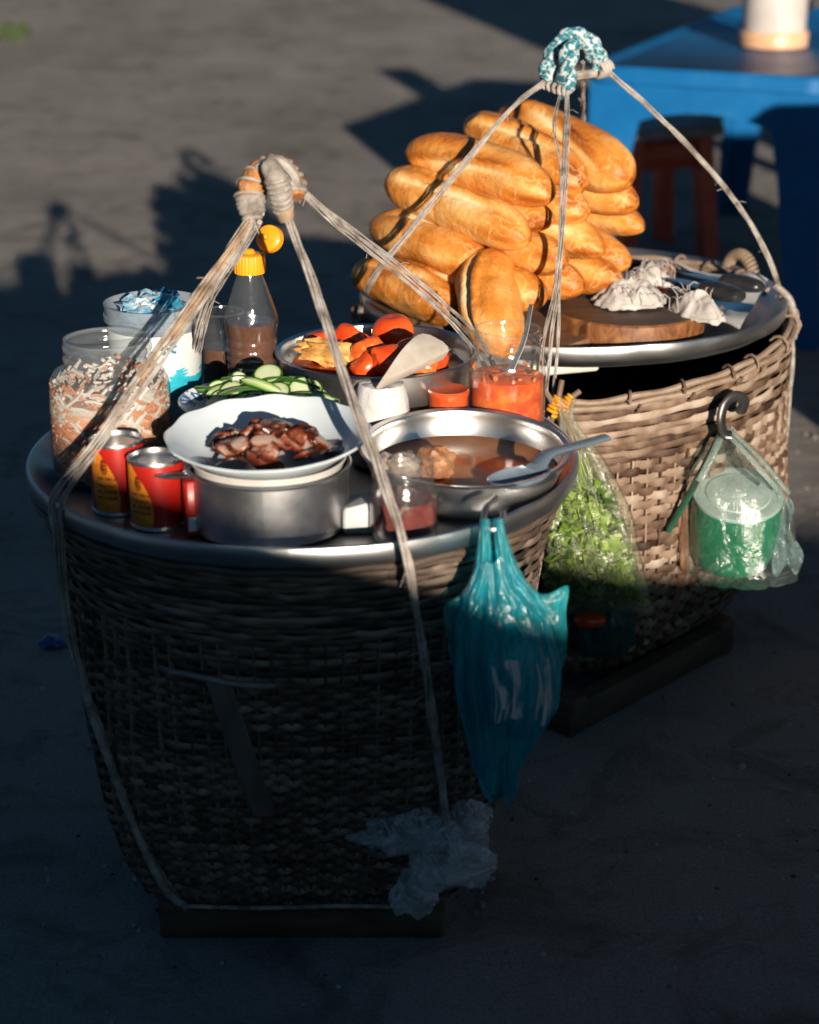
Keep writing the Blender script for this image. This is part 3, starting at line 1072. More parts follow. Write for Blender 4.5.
# white wrapped pot --------------------------------------------------------
wp = thing('plastic_pot', 'small white upturned pot with a red mark, wrapped in crinkled film', 'pot', (-.0255, 1.755, Z1 + .004))
m = MB()
def crink(a, r, z):
    return (r * (1 + .05 * noise.noise(V((math.cos(a) * 3, math.sin(a) * 3, z * 60)))), z + .0015 * noise.noise(V((math.cos(a) * 2, math.sin(a) * 2, r * 90))))
m.lathe([(0.0, 0), (.028, 0), (.0285, .003), (.0270, .02), (.0258, .04), (.0245, .058), (.0225, .068), (.0205, .0735), (.016, .0745), (0, .074)], 48, wob=crink)
m.build('pot_body', M('white_crinkled_film', [(.3, (.40, .41, .41)), (.7, (.58, .58, .58))], .35, 0, 50, 6, .7, 90, .003), wp)
m = MB()
rows = []
for i in range(9):
    a = math.radians(5 + 52 * i / 8)
    hgt = .008 * math.sin(pi * (i + .6) / 9.2) + .001
    rows.append([V((rr_ * math.sin(a), -rr_ * math.cos(a), zz)) for rr_, zz in ((.0262, .036), (.0282, .036), (.0272, .036 + hgt + i * .0006), (.0255, .036 + hgt))])
m.grid(rows, True, None, .5, True, True)
m.build('red_mark', M('red_print', [(.3, (.45, .03, .01)), (.7, (.55, .06, .02))], .4), wp)
# little orange dish ---------------------------------------------------------
rc = thing('chili_pot', 'tiny orange red pot between the white pot and chili jar', 'pot', (.036, 1.780, Z1 + .002))
MB().lathe([(0, 0), (.016, 0), (.0175, .003), (.0185, .056), (.0195, .058), (.0195, .061), (.018, .0625), (.012, .061), (0, .0605)], 36).build('pot_body', M('chili_red', [(.3, (.42, .045, .012)), (.7, (.56, .10, .025))], .35, 0, 60, 5, .4), rc)

# chili jar with spoon ---------------------------------------------------------
cj = thing('chili_jar', 'open glass jar of orange chili sauce with a spoon in it', 'jar', (.091, 1.797, Z1))
MB().lathe(jar_prof(.0360, .118, .0305, .022, .0014), 56).build('jar_body', GLASS, cj)
m = MB()
m.lathe([(0, .004), (.031, .004), (.0345, .010), (.0345, .072), (.028, .0755), (.012, .075), (0, .0745)], 48, wob=lambda a, r, z: (r, z + (.003 * noise.noise(V((math.cos(a) * 2, math.sin(a) * 2, 4))) if z > .07 else 0)))
m.build('sauce', M('orange_chili', [(.28, (.46, .035, .005)), (.5, (.62, .085, .010)), (.72, (.74, .22, .03))], .2, 0, 70, 6, .4, 120, .001), cj)
m = MB()                                       # smears on the inside wall
for i in range(14):
    a = R.random() * 6.3
    zz = R.uniform(.074, .082)
    c_ = V((.0345 * math.cos(a), .0335 * math.sin(a), zz))
    mt = rotm(rz=a)
    blob(m, c_, .0004, R.uniform(.001, .004), R.uniform(.001, .003), i, .5, 2, 10, 6, mt)
m.build('sauce_smears', M('chili_smear', [(.3, (.55, .10, .02)), (.7, (.70, .25, .06))], .25), cj)
def spoon(name, label, path, rad, bowl_c, bowl_dir, bs, mat, sx=1.4, sy=.5):
    root = thing(name, label, 'spoon', path[0])
    m = MB()
    pth = cr(path, 8)
    n_ = len(pth)
    m.tube(pth, [rad * (1 + .5 * (i / n_) ** 3) for i in range(n_)], 10, .5, sx, sy)
    m.build('handle', mat, root, True)
    m = MB()
    d = V(bowl_dir).normalized()
    up = V((0, 0, 1)) if abs(d.z) < .9 else V((0, -1, 0))
    s_ = d.cross(up).normalized()
    up = s_.cross(d)
    rows = []
    for i in range(9):
        ph = (pi / 2) * i / 8
        rows.append([V(bowl_c) + d * (bs[0] * math.cos(a) * math.sin(ph + .001)) + s_ * (bs[1] * math.sin(a) * math.sin(ph + .001)) - up * (bs[2] * math.cos(ph)) for a in [2 * pi * j / 28 for j in range(28)]])
    for i in range(8, -1, -1):
        ph = (pi / 2) * i / 8
        rows.append([V(bowl_c) + d * ((bs[0] - .0007) * math.cos(a) * math.sin(ph + .001)) + s_ * ((bs[1] - .0007) * math.sin(a) * math.sin(ph + .001)) - up * ((bs[2] - .0012) * math.cos(ph) - .0004) for a in [2 * pi * j / 28 for j in range(28)]])
    m.grid(rows)
    m.build('spoon_bowl', mat, root, True)
    return root


q0 = V((.091, 1.797, Z1))
spoon('teaspoon', 'steel teaspoon standing in the orange chili sauce jar', [q0 + V((.022, .012, .137)), q0 + V((.016, .008, .105)), q0 + V((.004, .0, .078))], .0022, q0 + V((0, -.002, .066)), V((-.3, -.1, -1)), (.014, .009, .004), STEEL)

# broth bowl -----------------------------------------------------------------
ox, oy = .048, 1.668
bb = thing('broth_bowl', 'steel bowl of brown broth with meatballs and a ladle spoon', 'bowl', (ox, oy, Z1 + .001))
bb.rotation_euler = (math.radians(4.0), math.radians(1), 0)
MB().lathe(bowl_prof(.088, .043, .060, .0014, .0045, 1.9), 80).build('bowl_body', STEEL, bb)
m = MB()
m.lathe([(0, 0), (.05, 0), (.0665, .0004), (.0668, -.001), (.05, -.003), (0, -.003)], 56)
m.build('broth', M('brown_broth', [(.3, (.26, .085, .024)), (.6, (.44, .19, .07)), (.8, (.55, .32, .15))], .12, 0, 26, 5, .15, 60, .002), bb)
bb.children[1].location = (0, 0, .0275)
bb.children[1].scale = (1.21, 1.21, 1)
bb.children[1].rotation_euler = (math.radians(-3.4), 0, 0)
MBALL = M('meatball', [(.25, (.10, .035, .014)), (.5, (.28, .13, .06)), (.75, (.46, .27, .15))], .4, 0, 70, 6, 1, 110, .003)
MBG = M('pale_meatball', [(.25, (.16, .11, .09)), (.5, (.32, .25, .21)), (.75, (.48, .42, .37))], .4, 0, 70, 6, 1, 110, .003)
for lb, x, y, r_, mt_ in (('browned knobbly meatball at the left of the broth bowl', 436, 463, .0165, MBALL), ('grey brown meatball behind the small dark chili jar', 403, 468, .015, MBG), ('small pale meatball at the far left of the broth bowl', 386, 466, .012, MBG)):
    p = PZ(x, y, .450)
    m = MB()
    blob(m, (0, 0, 0), r_, r_, r_ * .95, x, .3, 2.6, 26, 16)
    tag(m.build('meatball', mt_, None, loc=p), lb, 'meatball', 'meatballs in the broth bowl')
ENAM = M('blue_grey_enamel', [(.3, (.10, .15, .20)), (.7, (.20, .26, .32))], .28, .3, 40, 5, .1)
ex = PY(607, 437, 1.652)
e0 = PZ(512, 478, .447)
spoon('serving_spoon', 'blue grey metal serving spoon leaning over the edge of the broth bowl', [ex, ex.lerp(e0, .3) + V((0, 0, .004)), ex.lerp(e0, .62) + V((0, 0, .008)), e0 + V((.020, .002, .009))], .0042, e0 + V((.006, .0, .003)), (e0 - ex) * V((1, 1, .3)), (.030, .019, .010), ENAM, 1.7, .55)

# small dark chili jar ---------------------------------------------------------
dj = thing('sauce_jar', 'small glass jar of dark red chili in front of the broth bowl', 'jar', (-.005, 1.567, Z1))
MB().lathe(jar_prof(.0285, .064, .0250, .015, .0014), 48).build('jar_body', GLASS, dj)
m = MB()
solid(m, .0278, .004, .034, .001)
m.build('sauce', M('dark_chili', [(.3, (.05, .005, .003)), (.6, (.16, .014, .006)), (.8, (.28, .045, .016))], .22, 0, 80, 5, .4), dj)
m = MB()
m.box((0, 0, .013), (.034, .032, .026), rotm(rz=.1), .5, .002)
for q in m.v:
    if q.z > .02:
        q.z += .004 * q.x / .017
wbx = m.build('foam_box', M('white_foam', [(.3, (.40, .42, .44)), (.7, (.50, .51, .52))], .6, 0, 60, 4, .3), None, loc=(-.040, 1.585, Z1))
tag(wbx, 'little white foam box between the saucepan and small dark jar', 'box')

# ------------------------------------------------------------------ bread
def loaf(label, A, B, r, seed, extra=0.):
    A, B = V(A), V(B)
    d = (B - A)
    L_ = d.length / 2 + r * .15 + extra
    r *= 1.13
    rr = random.Random(seed)
    m = MB()
    rows, ts = [], []
    NU, NV = 60, 64
    cut = rr.choice([-1, 1]) * rr.uniform(.12, .3)
    face = rr.uniform(.35, 1.0)
    bend, bend2, shade = rr.uniform(-.22, .22) * r, rr.uniform(-.2, .1) * r, rr.uniform(-.09, .07)
    tp = rr.uniform(-.12, .12)
    c0 = rr.uniform(-.1, .1)
    for i in range(NU + 1):
        s_ = math.sin((-1 + 2 * i / NU) * pi / 2)
        pr_ = max(0, 1 - abs(s_) ** 4.4) ** .52 * (1 - .10 * s_ * s_)
        row = []
        for j in range(NV):
            a = 2 * pi * j / NV
            y, z = math.cos(a), math.sin(a)
            rad = r * pr_ * (1 + tp * s_ + .08 * noise.noise(V((s_ * 2.2 + seed, y * 1.2, z * 1.2))) + .012 * noise.noise(V((s_ * 16 + seed, y * 6, z * 6))))
            # a slash along the top with a lifted lip
            ang = a - pi / 2 - face
            line = cut * (s_ - c0) * 2.3
            dist = (ang - line + pi) % (2 * pi) - pi
            env = max(0, 1 - (abs(s_ - c0) / .72) ** 4)
            lip = .15 * env * math.exp(-((dist + .15) / .12) ** 2)
            gro = -.19 * env * math.exp(-((dist - .13) / .16) ** 2)
            wr = 1 - abs(noise.noise(V((s_ * 5 + seed, y * 2.2 + seed, z * 2.2)))) * 2
            rad *= (1 + lip + gro + .022 * wr)
            zz = rad * z
            if zz < 0:
                zz *= .86
            row.append(V((s_ * L_, rad * y + bend * s_ * s_, zz + bend2 * s_ * s_)))
            tv = .52 + shade + .40 * noise.noise(V((s_ * 1.8 + seed * 3, y * 1.1, z * 1.3)))
            tv += .50 * env * math.exp(-((dist - .16) / .20) ** 2) - .34 * env * math.exp(-((dist + .16) / .07) ** 2)
            tv -= .20 * max(0, abs(s_) - .72) / .28 * (1 if rr.random() else 1)
            tv += .10 * max(0, -z - .3)
            ts.append(tv)
        rows.append(row)
    m.grid(rows, True, None, ts)
    o = m.build('bread_loaf', CRUST, None, smooth=180)
    x = d.normalized()
    y = V((0, 0, 1)).cross(x).normalized()
    z = x.cross(y)
    roll = rr.uniform(-.5, .5)
    mt = Matrix((x, y, z)).transposed().to_4x4() @ Matrix.Rotation(roll, 4, 'X')
    mt.translation = (A + B) / 2
    o.matrix_world = mt
    return tag(o, label, 'bread', 'bread loaves piled on the far tray')


bm_ = MB()
bm_.box((0, 0, 0), (.30, .25, .016), rotm(rz=math.radians(-40)), .5, .003)
tag(bm_.build('wooden_board', M('brown_board', [(.3, (.10, .05, .028)), (.7, (.22, .12, .065))], .6, 0, 20, 6, .3, 80, .001, (1, 5, 1)), None, loc=(.125, 2.275, Z2 + .0085)), 'brown wooden board lying under the bread pile', 'board')
DV = V((-.150, .165, .028))                         # from a front tip back along a loaf
loaf('topmost near left loaf, split crust, lying over the pale side loaf', PY(414, 146, 2.335), PY(552, 190, 2.165), .0265, 1)
loaf('long pale side loaf second from the top at the left of the pile', PY(395, 181, 2.325), PY(528, 240, 2.145), .0275, 2)
loaf('third loaf down at the left of the pile, crossed by the rope', PY(375, 224, 2.325), PY(478, 262, 2.17), .0265, 3)
loaf('lowest left loaf resting on the board with a dark end', PY(361, 270, 2.325), PY(456, 310, 2.155), .0265, 4)
loaf('short upright loaf leaning out towards the chili jar', PY(482, 262, 2.195), PY(498, 350, 2.052), .0305, 5)
loaf('second topmost loaf with its blunt end beside the hanging rope', PY(474, 124, 2.40), PY(584, 186, 2.225), .027, 6)
loaf('big fat loaf crowning the right of the pile', PY(508, 118, 2.46), PY(630, 180, 2.275), .0325, 7)
tips = [('round loaf end tucked under the topmost near left loaf', 548, 224, 2.165, .0225), ('loaf end just right of the hanging rope under the blunt topmost loaf', 586, 214, 2.215, .026),
        ('loaf end below the big fat loaf on the right', 634, 205, 2.29, .0235), ('lower loaf end sticking out furthest right of the pile', 641, 226, 2.315, .0235),
        ('middle loaf end below the one right of the rope', 598, 248, 2.20, .0255), ('loaf end behind the hanging rope in the middle of the pile', 566, 264, 2.15, .0255),
        ('narrow loaf end above the upright loaf', 530, 266, 2.175, .024), ('loaf end at the lower right beside the white rag', 628, 258, 2.265, .0255),
        ('bottom loaf end right of the upright loaf', 540, 297, 2.125, .025), ('bottom loaf end between the rope and the chopping board', 582, 286, 2.165, .025),
        ('bottom loaf end nearest the white rag', 616, 283, 2.22, .0235), ('upper loaf end filling the gap behind the rope', 562, 228, 2.24, .0245)]
for i, (lb, x, y, D, r_) in enumerate(tips):
    T = PY(x, y, D)
    rr = random.Random(40 + i)
    dv = DV + V((rr.uniform(-.02, .02), rr.uniform(-.02, .02), rr.uniform(-.012, .008)))
    if y > 250:
        dv.z = .004
    loaf(lb, T + dv, T, r_, 20 + i)
# hidden fill behind
for i, (x, y, D) in ((1, (480, 185, 2.47)), (2, (520, 160, 2.5))):
    p = PY(x, y, D)
    loaf(['loaf half hidden at the back left of the pile', 'loaf half hidden under the back of the pile', 'loaf hidden behind the big fat loaf'][i], p + DV * .5 + V((.0, 0, -.03)), p - DV * .55 + V((0, 0, -.03)), .026, 60 + i)

# ------------------------------------------------------------------ chopping board, rag, knives, packet
CB = .034
bc = PZ(629, 316, Z2 + CB)
ch = thing('chopping_board', 'round dark chopping board with an orange brown edge under the rag', 'chopping board', (bc.x + .004, 2.198, Z2))
k = NT('board_edge')
co = k.coord('Object', (1, 1, .6))
k.l(k.ramp(k.noise(co, 60, 6, .6, 1), [(.3, (.045, .016, .007)), (.5, (.17, .065, .022)), (.7, (.29, .14, .05))]), k.b.inputs['Base Color'])
k.set(rough=.5)
MB().lathe([(.081, 0), (.0845, .002), (.0855, CB * .5), (.0845, CB - .002), (.082, CB)], 72).build('board_edge', k.m, ch)
MB().lathe([(.082, CB), (.07, CB + .0004), (.03, CB - .0008), (0, CB - .001)], 72).build('board_top', M('cut_board_top', [(.3, (.028, .017, .012)), (.7, (.095, .062, .045))], .55, 0, 20, 7, .4, 120, .001, (1, 4, 1)), ch)

RAG = M('cotton_rag', [(.3, (.34, .31, .29)), (.7, (.50, .475, .45))], .9, 0, 50, 6, .6, 260, .001)
def rag(m, cx, cy, z0, rx, ry, hh, seed, rot):
    rows = []
    NU, NV = 70, 34
    for i in range(NV + 1):
        t = i / NV
        row = []
        for j in range(NU):
            a = 2 * pi * j / NU
            e = 1 + .20 * noise.noise(V((math.cos(a) * 2, math.sin(a) * 2, seed))) + .10 * noise.noise(V((math.cos(a) * 7, math.sin(a) * 7, seed)))
            x, y = rx * t * e * math.cos(a), ry * t * e * math.sin(a)
            q = V((x * 38, y * 38, seed))
            rid = 1 - abs(noise.noise(q)) * 2.0
            rid2 = 1 - abs(noise.noise(q * 2.3 + V((3, 1, 2)))) * 2.0
            z = hh * (1 - t ** 2.2) * (.50 + .42 * rid + .16 * rid2) + .0035 * (1 - t) + .0012 + .0025 * max(0, rid2) * (t > .9)
            p = rotm(rz=rot) @ V((x, y, max(z, .001)))
            row.append(V((cx, cy, z0)) + p)
        rows.append(row)
    m.grid(rows)


rg = thing('cotton_rag', 'crumpled off white rag on the chopping board beside the knives', 'rag', (bc.x, bc.y, Z2 + CB))
m = MB()
p1, p2 = PZ(631, 298, .452), PZ(687, 303, .452)
rag(m, p1.x, p1.y + .006, Z2 + CB - .001, .044, .036, .026, 3, .2)
rag(m, p2.x + .010, p2.y - .020, Z2 + CB - .004, .024, .040, .026, 8, .5)
p3 = PZ(650, 277, .452)
rag(m, p3.x, p3.y, Z2 + CB - .001, .021, .030, .022, 12, 1.0)
for i in range(70):                                # frayed threads
    c_ = R.choice([p1, p2, p3, p3])
    a = R.random() * 6.3
    st0 = V((c_.x + .034 * math.cos(a) * R.random(), c_.y + .034 * math.sin(a) * R.random(), Z2 + .044 + R.uniform(0, .012)))
    d = V((R.uniform(-1, 1), R.uniform(-1, 1), R.uniform(0, .8))) * .016
    m.tube([st0 - V((0, 0, .012)), st0, st0 + d * .5 + V((0, 0, .003)), st0 + d], .0005, 4)
m.build('cloth', RAG, rg, True, smooth=75)

# printed packet
k = NT('printed_packet')
uv = k.n('UVMap')
sp_ = k.n('SeparateXYZ')
k.l(uv.outputs[0], sp_.inputs[0])
c = k.ramp(sp_.outputs[0], [(0, (.60, .58, .55)), (.09, (.62, .60, .57)), (.10, (.42, .12, .04)), (.24, (.36, .10, .035)), (.26, (.03, .028, .03)), (.46, (.035, .03, .03)), (.48, (.22, .10, .05)), (.54, (.03, .09, .20)), (.74, (.04, .13, .26)), (.76, (.40, .30, .22)), (.80, (.05, .12, .22)), (.9, (.66, .66, .66))])
c2 = k.ramp(sp_.outputs[1], [(0, (.62, .61, .6)), (.10, (.62, .61, .6)), (.13, (0, .0, .0)), (.86, (0, 0, 0)), (.9, (.6, .6, .6))])
cc = k.ramp(k.math('ADD', k.math('LESS_THAN', sp_.outputs[1], .12), k.math('GREATER_THAN', sp_.outputs[1], .92)), [(0, (0, 0, 0)), (1, (1, 1, 1))])
band = k.math('MULTIPLY', k.math('LESS_THAN', sp_.outputs[1], .5), k.math('GREATER_THAN', sp_.outputs[1], .30))
band = k.math('MULTIPLY', band, k.math('GREATER_THAN', sp_.outputs[0], .26))
c = k.mix(band, c, (.03, .12, .26))
fe = k.mix(cc, c, (.64, .63, .61))
k.l(fe, k.b.inputs['Base Color'])
k.set(rough=.6, spec=.12)
k.bump(k.noise(k.coord(), 60, 4), .4, .002)
m = MB()
c00, c10, c11, c01 = PZ(640, 291, .446), PZ(740, 322, .446), PZ(768, 275, .446), PZ(650, 254, .446)
rows, uv_ = [], []
top = []
for i in range(25):
    row = []
    for j in range(13):
        u, v = i / 24, j / 12
        p = c00.lerp(c10, u).lerp(c01.lerp(c11, u), v)
        p.z = Z2 + .0245 + .006 * noise.noise(V((u * 4, v * 3, 2))) + .004 * math.sin(u * 9) * v + .004
        row.append(p)
        uv_.append((u, v))
    top.append(row)
m.grid(top, False, uv_)
m.grid([[p - V((0, 0, .0012)) for p in r_] for r_ in top], False, uv_)
nn = 13
o = m.build('printed_packet', k.m, None, world=True, loc=(c00.x, c00.y, Z2 + .02))
tag(o, 'flat printed packet, dark and blue, lying behind the white rag', 'packet')


def knife(label, A, B, sc_):
    A, B = V(A), V(B)
    root = thing('kitchen_knife', label, 'knife', A)
    d = (A - B).normalized()
    s_ = d.cross(V((0, 0, 1))).normalized()
    m = MB()
    pth = cr([B, B.lerp(A, .3), B.lerp(A, .7), A], 6)
    n_ = len(pth)
    m.tube(pth, [sc_ * (.55 + .45 * math.sin(pi * min(1, .18 + i / n_ * .9)) + .25 * (i / n_)) * (.75 if i in (0, n_ - 1) else 1) for i in range(n_)], 12, .5, 1.25, .8)
    m.build('handle', BLACKP, root, True)
    m = MB()
    rows = []
    for i in range(9):
        t = i / 8
        p = B - d * (.06 * t) - V((0, 0, .0005))
        wd = .013 * (1 - t ** 3)
        rows.append([p + s_ * wd * .6, p + V((0, 0, .0008)), p - s_ * wd * 1.2 - V((0, 0, .0003)), p - V((0, 0, .0006))])
    m.grid(rows, True, None, .5, True, True)
    m.build('blade', STEEL, root, True)
    return root


knife('black handled knife with its short grip nearest the rag', PZ(741, 297, .460), PZ(703, 287, .460), .0115)
knife('black handled knife lying further right, grip over the tray edge', PZ(761, 287, .457), PZ(722, 280, .457), .0110)


# ------------------------------------------------------------------ ropes
def rope(m, pts, r, seed, strands=2, twist=55., fray=12, loose=.0):
    strands, twist, fray, loose, r = 4, twist * .45, fray // 2, loose * .7, r * .78
    rr = random.Random(seed)
    path = cr(pts, 26)
    fr = frames(path)
    L_ = [0]
    for a, b in zip(path, path[1:]):
        L_.append(L_[-1] + (b - a).length)
    for s_ in range(strands):
        ph0 = 2 * pi * s_ / strands
        q = []
        for i, p in enumerate(path):
            ph = ph0 + L_[i] * twist
            open_ = 1 + loose * (.5 + .5 * math.sin(L_[i] * 23 + seed)) + .25 * noise.noise(V((L_[i] * 30, s_, seed)))
            q.append(p + (fr[i][1] * math.cos(ph) + fr[i][2] * math.sin(ph)) * r * .66 * open_ + V((noise.noise(V((L_[i] * 22, s_ * 3.1, seed))), noise.noise(V((L_[i] * 22, s_ * 3.1 + 9, seed))), 0)) * .0012)
        m.tube(q, [r * .44 * (1 + .22 * noise.noise(V((l_ * 40, s_ * 5, seed)))) for l_ in L_], 7, rr.random())
    for i in range(fray):
        k_ = rr.randrange(2, len(path) - 3)
        p = path[k_]
        t = fr[k_][0]
        d = (t * rr.uniform(-1, 1) + fr[k_][1] * rr.uniform(-1, 1) + fr[k_][2] * rr.uniform(-1, 1)).normalized() * rr.uniform(.006, .018)
        m.tube([p, p + d * .5 + V((0, 0, .001)), p + d - V((0, 0, .002))], .00035, 4)


def coil(m, path, Rr, r, turns, t=.5, jit=.1, seed=1):
    pth = cr(path, 40) if len(path) < 30 else path
    fr = frames(pth)
    n_ = len(pth)
    tot = int(turns * 14)
    q = []
    for i in range(tot + 1):
        x = i / tot * (n_ - 1)
        a = int(min(x, n_ - 2))
        p = pth[a].lerp(pth[a + 1], x - a)
        R2 = (Rr(i / tot) if callable(Rr) else Rr) * (1 + jit * noise.noise(V((i * .11, seed, 0))))
        ph = 2 * pi * turns * i / tot
        q.append(p + fr[a][1] * (R2 * math.cos(ph)) + fr[a][2] * (R2 * math.sin(ph)))
    m.tube(q, r, 7, t)


# near basket sling
D1k = 1.70
kn = PY(272, 188, D1k)
rs = thing('rope_sling', 'worn grey cord sling with a brown cloth knot over the jars', 'rope sling', (C1[0], C1[1], .43))
arch = [PY(252, 214, D1k - .005), PY(251, 194, D1k), PY(260, 176, D1k + .008), PY(277, 171, D1k + .012), PY(291, 182, D1k + .008), PY(294, 198, D1k)]
m = MB()
ap = cr(arch, 10)
m.tube(ap, [(.0092 + .0045 * math.sin(pi * i / len(ap))) * (1 + .16 * noise.noise(V((i * .35, 2, 5)))) for i in range(len(ap))], 14)
core = m.build('knot', M('brown_knot_cloth', [(.3, (.16, .06, .02)), (.55, (.38, .16, .05)), (.75, (.48, .28, .15))], .9, 0, 90, 6, 1., 160, .003), rs, True)
m = MB()
coil(m, ap[6:22], lambda t: .0122 + .002 * math.sin(pi * t), .0014, 3, .3, .25, 4)
coil(m, ap[0:9], lambda t: .0085 + .0030 * t, .0026, 5, .5, .12, 14)
coil(m, [PY(252, 222, D1k - .008), PY(252, 212, D1k - .005), PY(252, 206, D1k - .004)], lambda t: .0065 + .002 * t, .0024, 4, .4, .12, 15)
coil(m, ap[22:48], lambda t: .0128 - .003 * t, .0026, 8, .5, .10, 6)
m.tube(cr([PY(268, 163, D1k - .016), PY(276, 178, D1k - .026), PY(281, 196, D1k - .024), PY(284, 214, D1k - .016)], 8), [.0062, .0078, .0085, .0088, .0090, .0092, .0092, .0095, .0096, .0094, .0092, .0088, .0084, .0080, .0078, .0074, .0072, .007, .0068, .0066, .0064, .006, .0058, .0056, .0054], 12)
coil(m, cr([PY(277, 178, D1k - .026), PY(281, 196, D1k - .024), PY(284, 212, D1k - .016)], 14), lambda t: .0098 - .003 * t, .0021, 7, .4, .12, 3)
m.tube(cr([PY(258, 168, D1k + .0), PY(276, 160, D1k - .006), PY(292, 172, D1k - .004), PY(299, 190, D1k)], 8), .0042, 8)
m.build('cord_wrapping', ROPE, core, True)
m = MB()
tk = cr([PY(284, 206, D1k - .018), PY(287, 222, D1k - .02)], 6)
m.tube(tk, [.0075, .008, .008, .0078, .0072, .0068, .006], 12)
m.build('cord_end', ROPEB, core, True)
lrim = PZ(60, 498, .436)
m = MB()
rope(m, [PY(254, 214, D1k - .01), PY(228, 252, 1.675), PY(160, 345, 1.62), PY(95, 442, 1.585), lrim + V((-.003, -.006, .004)), PY(57, 545, lrim.y - .012), PY(70, 640, lrim.y - .002), PY(102, 742, 1.568), PY(138, 835, 1.562), PY(166, 890, 1.562), PY(184, 906, 1.570)], .0034, 1, 2, 60, 24, .6)
rope(m, [PY(256, 214, D1k), PY(232, 258, 1.672), PY(166, 356, 1.615), PY(104, 440, 1.58), lrim + V((.006, -.012, .004)), PY(63, 545, lrim.y - .016), PY(74, 640, lrim.y - .004), PY(106, 745, 1.566), PY(141, 835, 1.560), PY(182, 905, 1.568)], .0024, 2, 2, 70, 16, .6)
m.tube(cr([PY(84, 690, 1.563), PY(102, 742, 1.563), PY(138, 835, 1.557), PY(166, 890, 1.557), PY(186, 907, 1.566)], 12), [.0036 * (1 + .2 * noise.noise(V((q * .8, 1, 2)))) for q in range(49)], 8)
m.tube(cr([PY(184, 906, 1.570), PY(260, 908, 1.571), PY(340, 906, 1.571), PY(400, 907, 1.572)], 10), .0020, 7)
m.build('cord', ROPE, rs, True)
m = MB()
rope(m, [PY(250, 222, D1k - .02), PY(215, 272, 1.66), PY(180, 325, 1.625), PY(140, 378, 1.603)], .0030, 12, 2, 45, 14, .8)
m.build('cord', ROPEB, rs, True)
m = MB()
rope(m, [PY(287, 216, D1k - .02), PY(312, 285, 1.64), PY(345, 382, 1.565), PY(378, 470, 1.505), PY(404, 545, 1.468), PY(416, 610, 1.472), PY(430, 700, 1.49), PY(441, 780, 1.52), PY(448, 838, 1.535)], .0039, 3, 2, 52, 20, .5)
m.tube(cr([PY(431, 700, 1.488), PY(436, 740, 1.500), PY(442, 785, 1.520), PY(448, 840, 1.533)], 12), [.0034 * (1 + .2 * noise.noise(V((q * .8, 5, 2)))) for q in range(37)], 8)
rope(m, [PY(289, 216, D1k - .018), PY(316, 285, 1.643), PY(350, 384, 1.568), PY(383, 470, 1.507), PY(405, 540, 1.470)], .0018, 31, 2, 80, 8, .9)
m.build('cord', ROPE, rs, True)
m = MB()
rope(m, [PY(256, 222, D1k + .006), PY(231, 262, 1.72), PY(206, 302, 1.76), PY(196, 345, 1.80), PY(186, 392, 1.93)], .0026, 4, 2, 60, 10, 1.2)
rope(m, [PY(260, 224, D1k + .006), PY(236, 262, 1.722), PY(212, 300, 1.762), PY(201, 345, 1.802), PY(190, 392, 1.93)], .0018, 5, 2, 70, 10, 1.2)
m.build('cord', ROPE, rs, True)
m = MB()
rope(m, [PY(298, 186, D1k + .006), PY(330, 213, 1.735), PY(395, 262, 1.79), PY(440, 300, 1.83), PY(474, 332, 1.862), PY(505, 385, 1.90)], .0021, 6, 2, 60, 10, 1.0)
rope(m, [PY(298, 188, D1k + .006), PY(328, 218, 1.73), PY(392, 270, 1.785), PY(436, 308, 1.825), PY(466, 340, 1.855), PY(500, 388, 1.90)], .0018, 7, 2, 70, 10, 1.2)
rope(m, [PY(298, 187, D1k + .006), PY(334, 218, 1.735), PY(396, 268, 1.79), PY(448, 314, 1.83), PY(470, 336, 1.86)], .0011, 71, 2, 70, 10, 1.6)
m.build('cord', ROPE, rs, True)

# far basket sling
TEAL = NT('teal_white_cloth')
_k = TEAL
_co = _k.coord()
_vr = _k.n('TexVoronoi', Scale=150.0)
_k.l(_co, _vr.inputs['Vector'])
_mk = _k.ramp(_k.math('ADD', _k.math('MULTIPLY', _k.noise(_co, 110, 4, .6, 2), .8), _k.math('MULTIPLY', _vr.outputs['Distance'], .25)), [(.44, (.008, .10, .14)), (.52, (.03, .22, .27)), (.565, (.40, .44, .45)), (.8, (.52, .55, .55))])
_k.l(_mk, _k.b.inputs['Base Color'])
_k.set(rough=.7)
_k.bump(_k.noise(_co, 200, 5), .6, .001)
TEAL = _k.m
DK = 2.255
rs2 = thing('rope_sling', 'white cord sling with a teal and white cloth knot above the bread', 'rope sling', (C2[0], C2[1], .43))
arch = [PY(549, 82, DK - .015), PY(551, 64, DK - .005), PY(561, 45, DK), PY(577, 37, DK + .01), PY(592, 48, DK + .015), PY(600, 66, DK + .02)]
m = MB()
for s_ in range(3):
    ap = cr(arch, 20)
    fr_ = frames(ap)
    q = []
    for i, p in enumerate(ap):
        ph = 2 * pi * s_ / 3 + i * .11
        q.append(p + (fr_[i][1] * math.cos(ph) + fr_[i][2] * math.sin(ph)) * .0056)
    m.tube(q, [.0068 * (1 + .12 * math.sin(i * .5 + s_)) for i in range(len(q))], 10)
st2 = cr([PY(575, 42, DK - .03), PY(568, 58, DK - .035), PY(566, 78, DK - .03), PY(566, 93, DK - .02)], 12)
for s_ in range(2):
    fr_ = frames(st2)
    m.tube([p + (fr_[i][1] * math.cos(s_ * pi + i * .22) + fr_[i][2] * math.sin(s_ * pi + i * .22)) * .005 for i, p in enumerate(st2)], .0068, 10)
kn2 = m.build('knot', TEAL, rs2, True)
m = MB()
coil(m, cr([PY(545, 84, DK - .015), PY(560, 90, DK - .03), PY(570, 92, DK - .03)], 14), .004, .0022, 6)
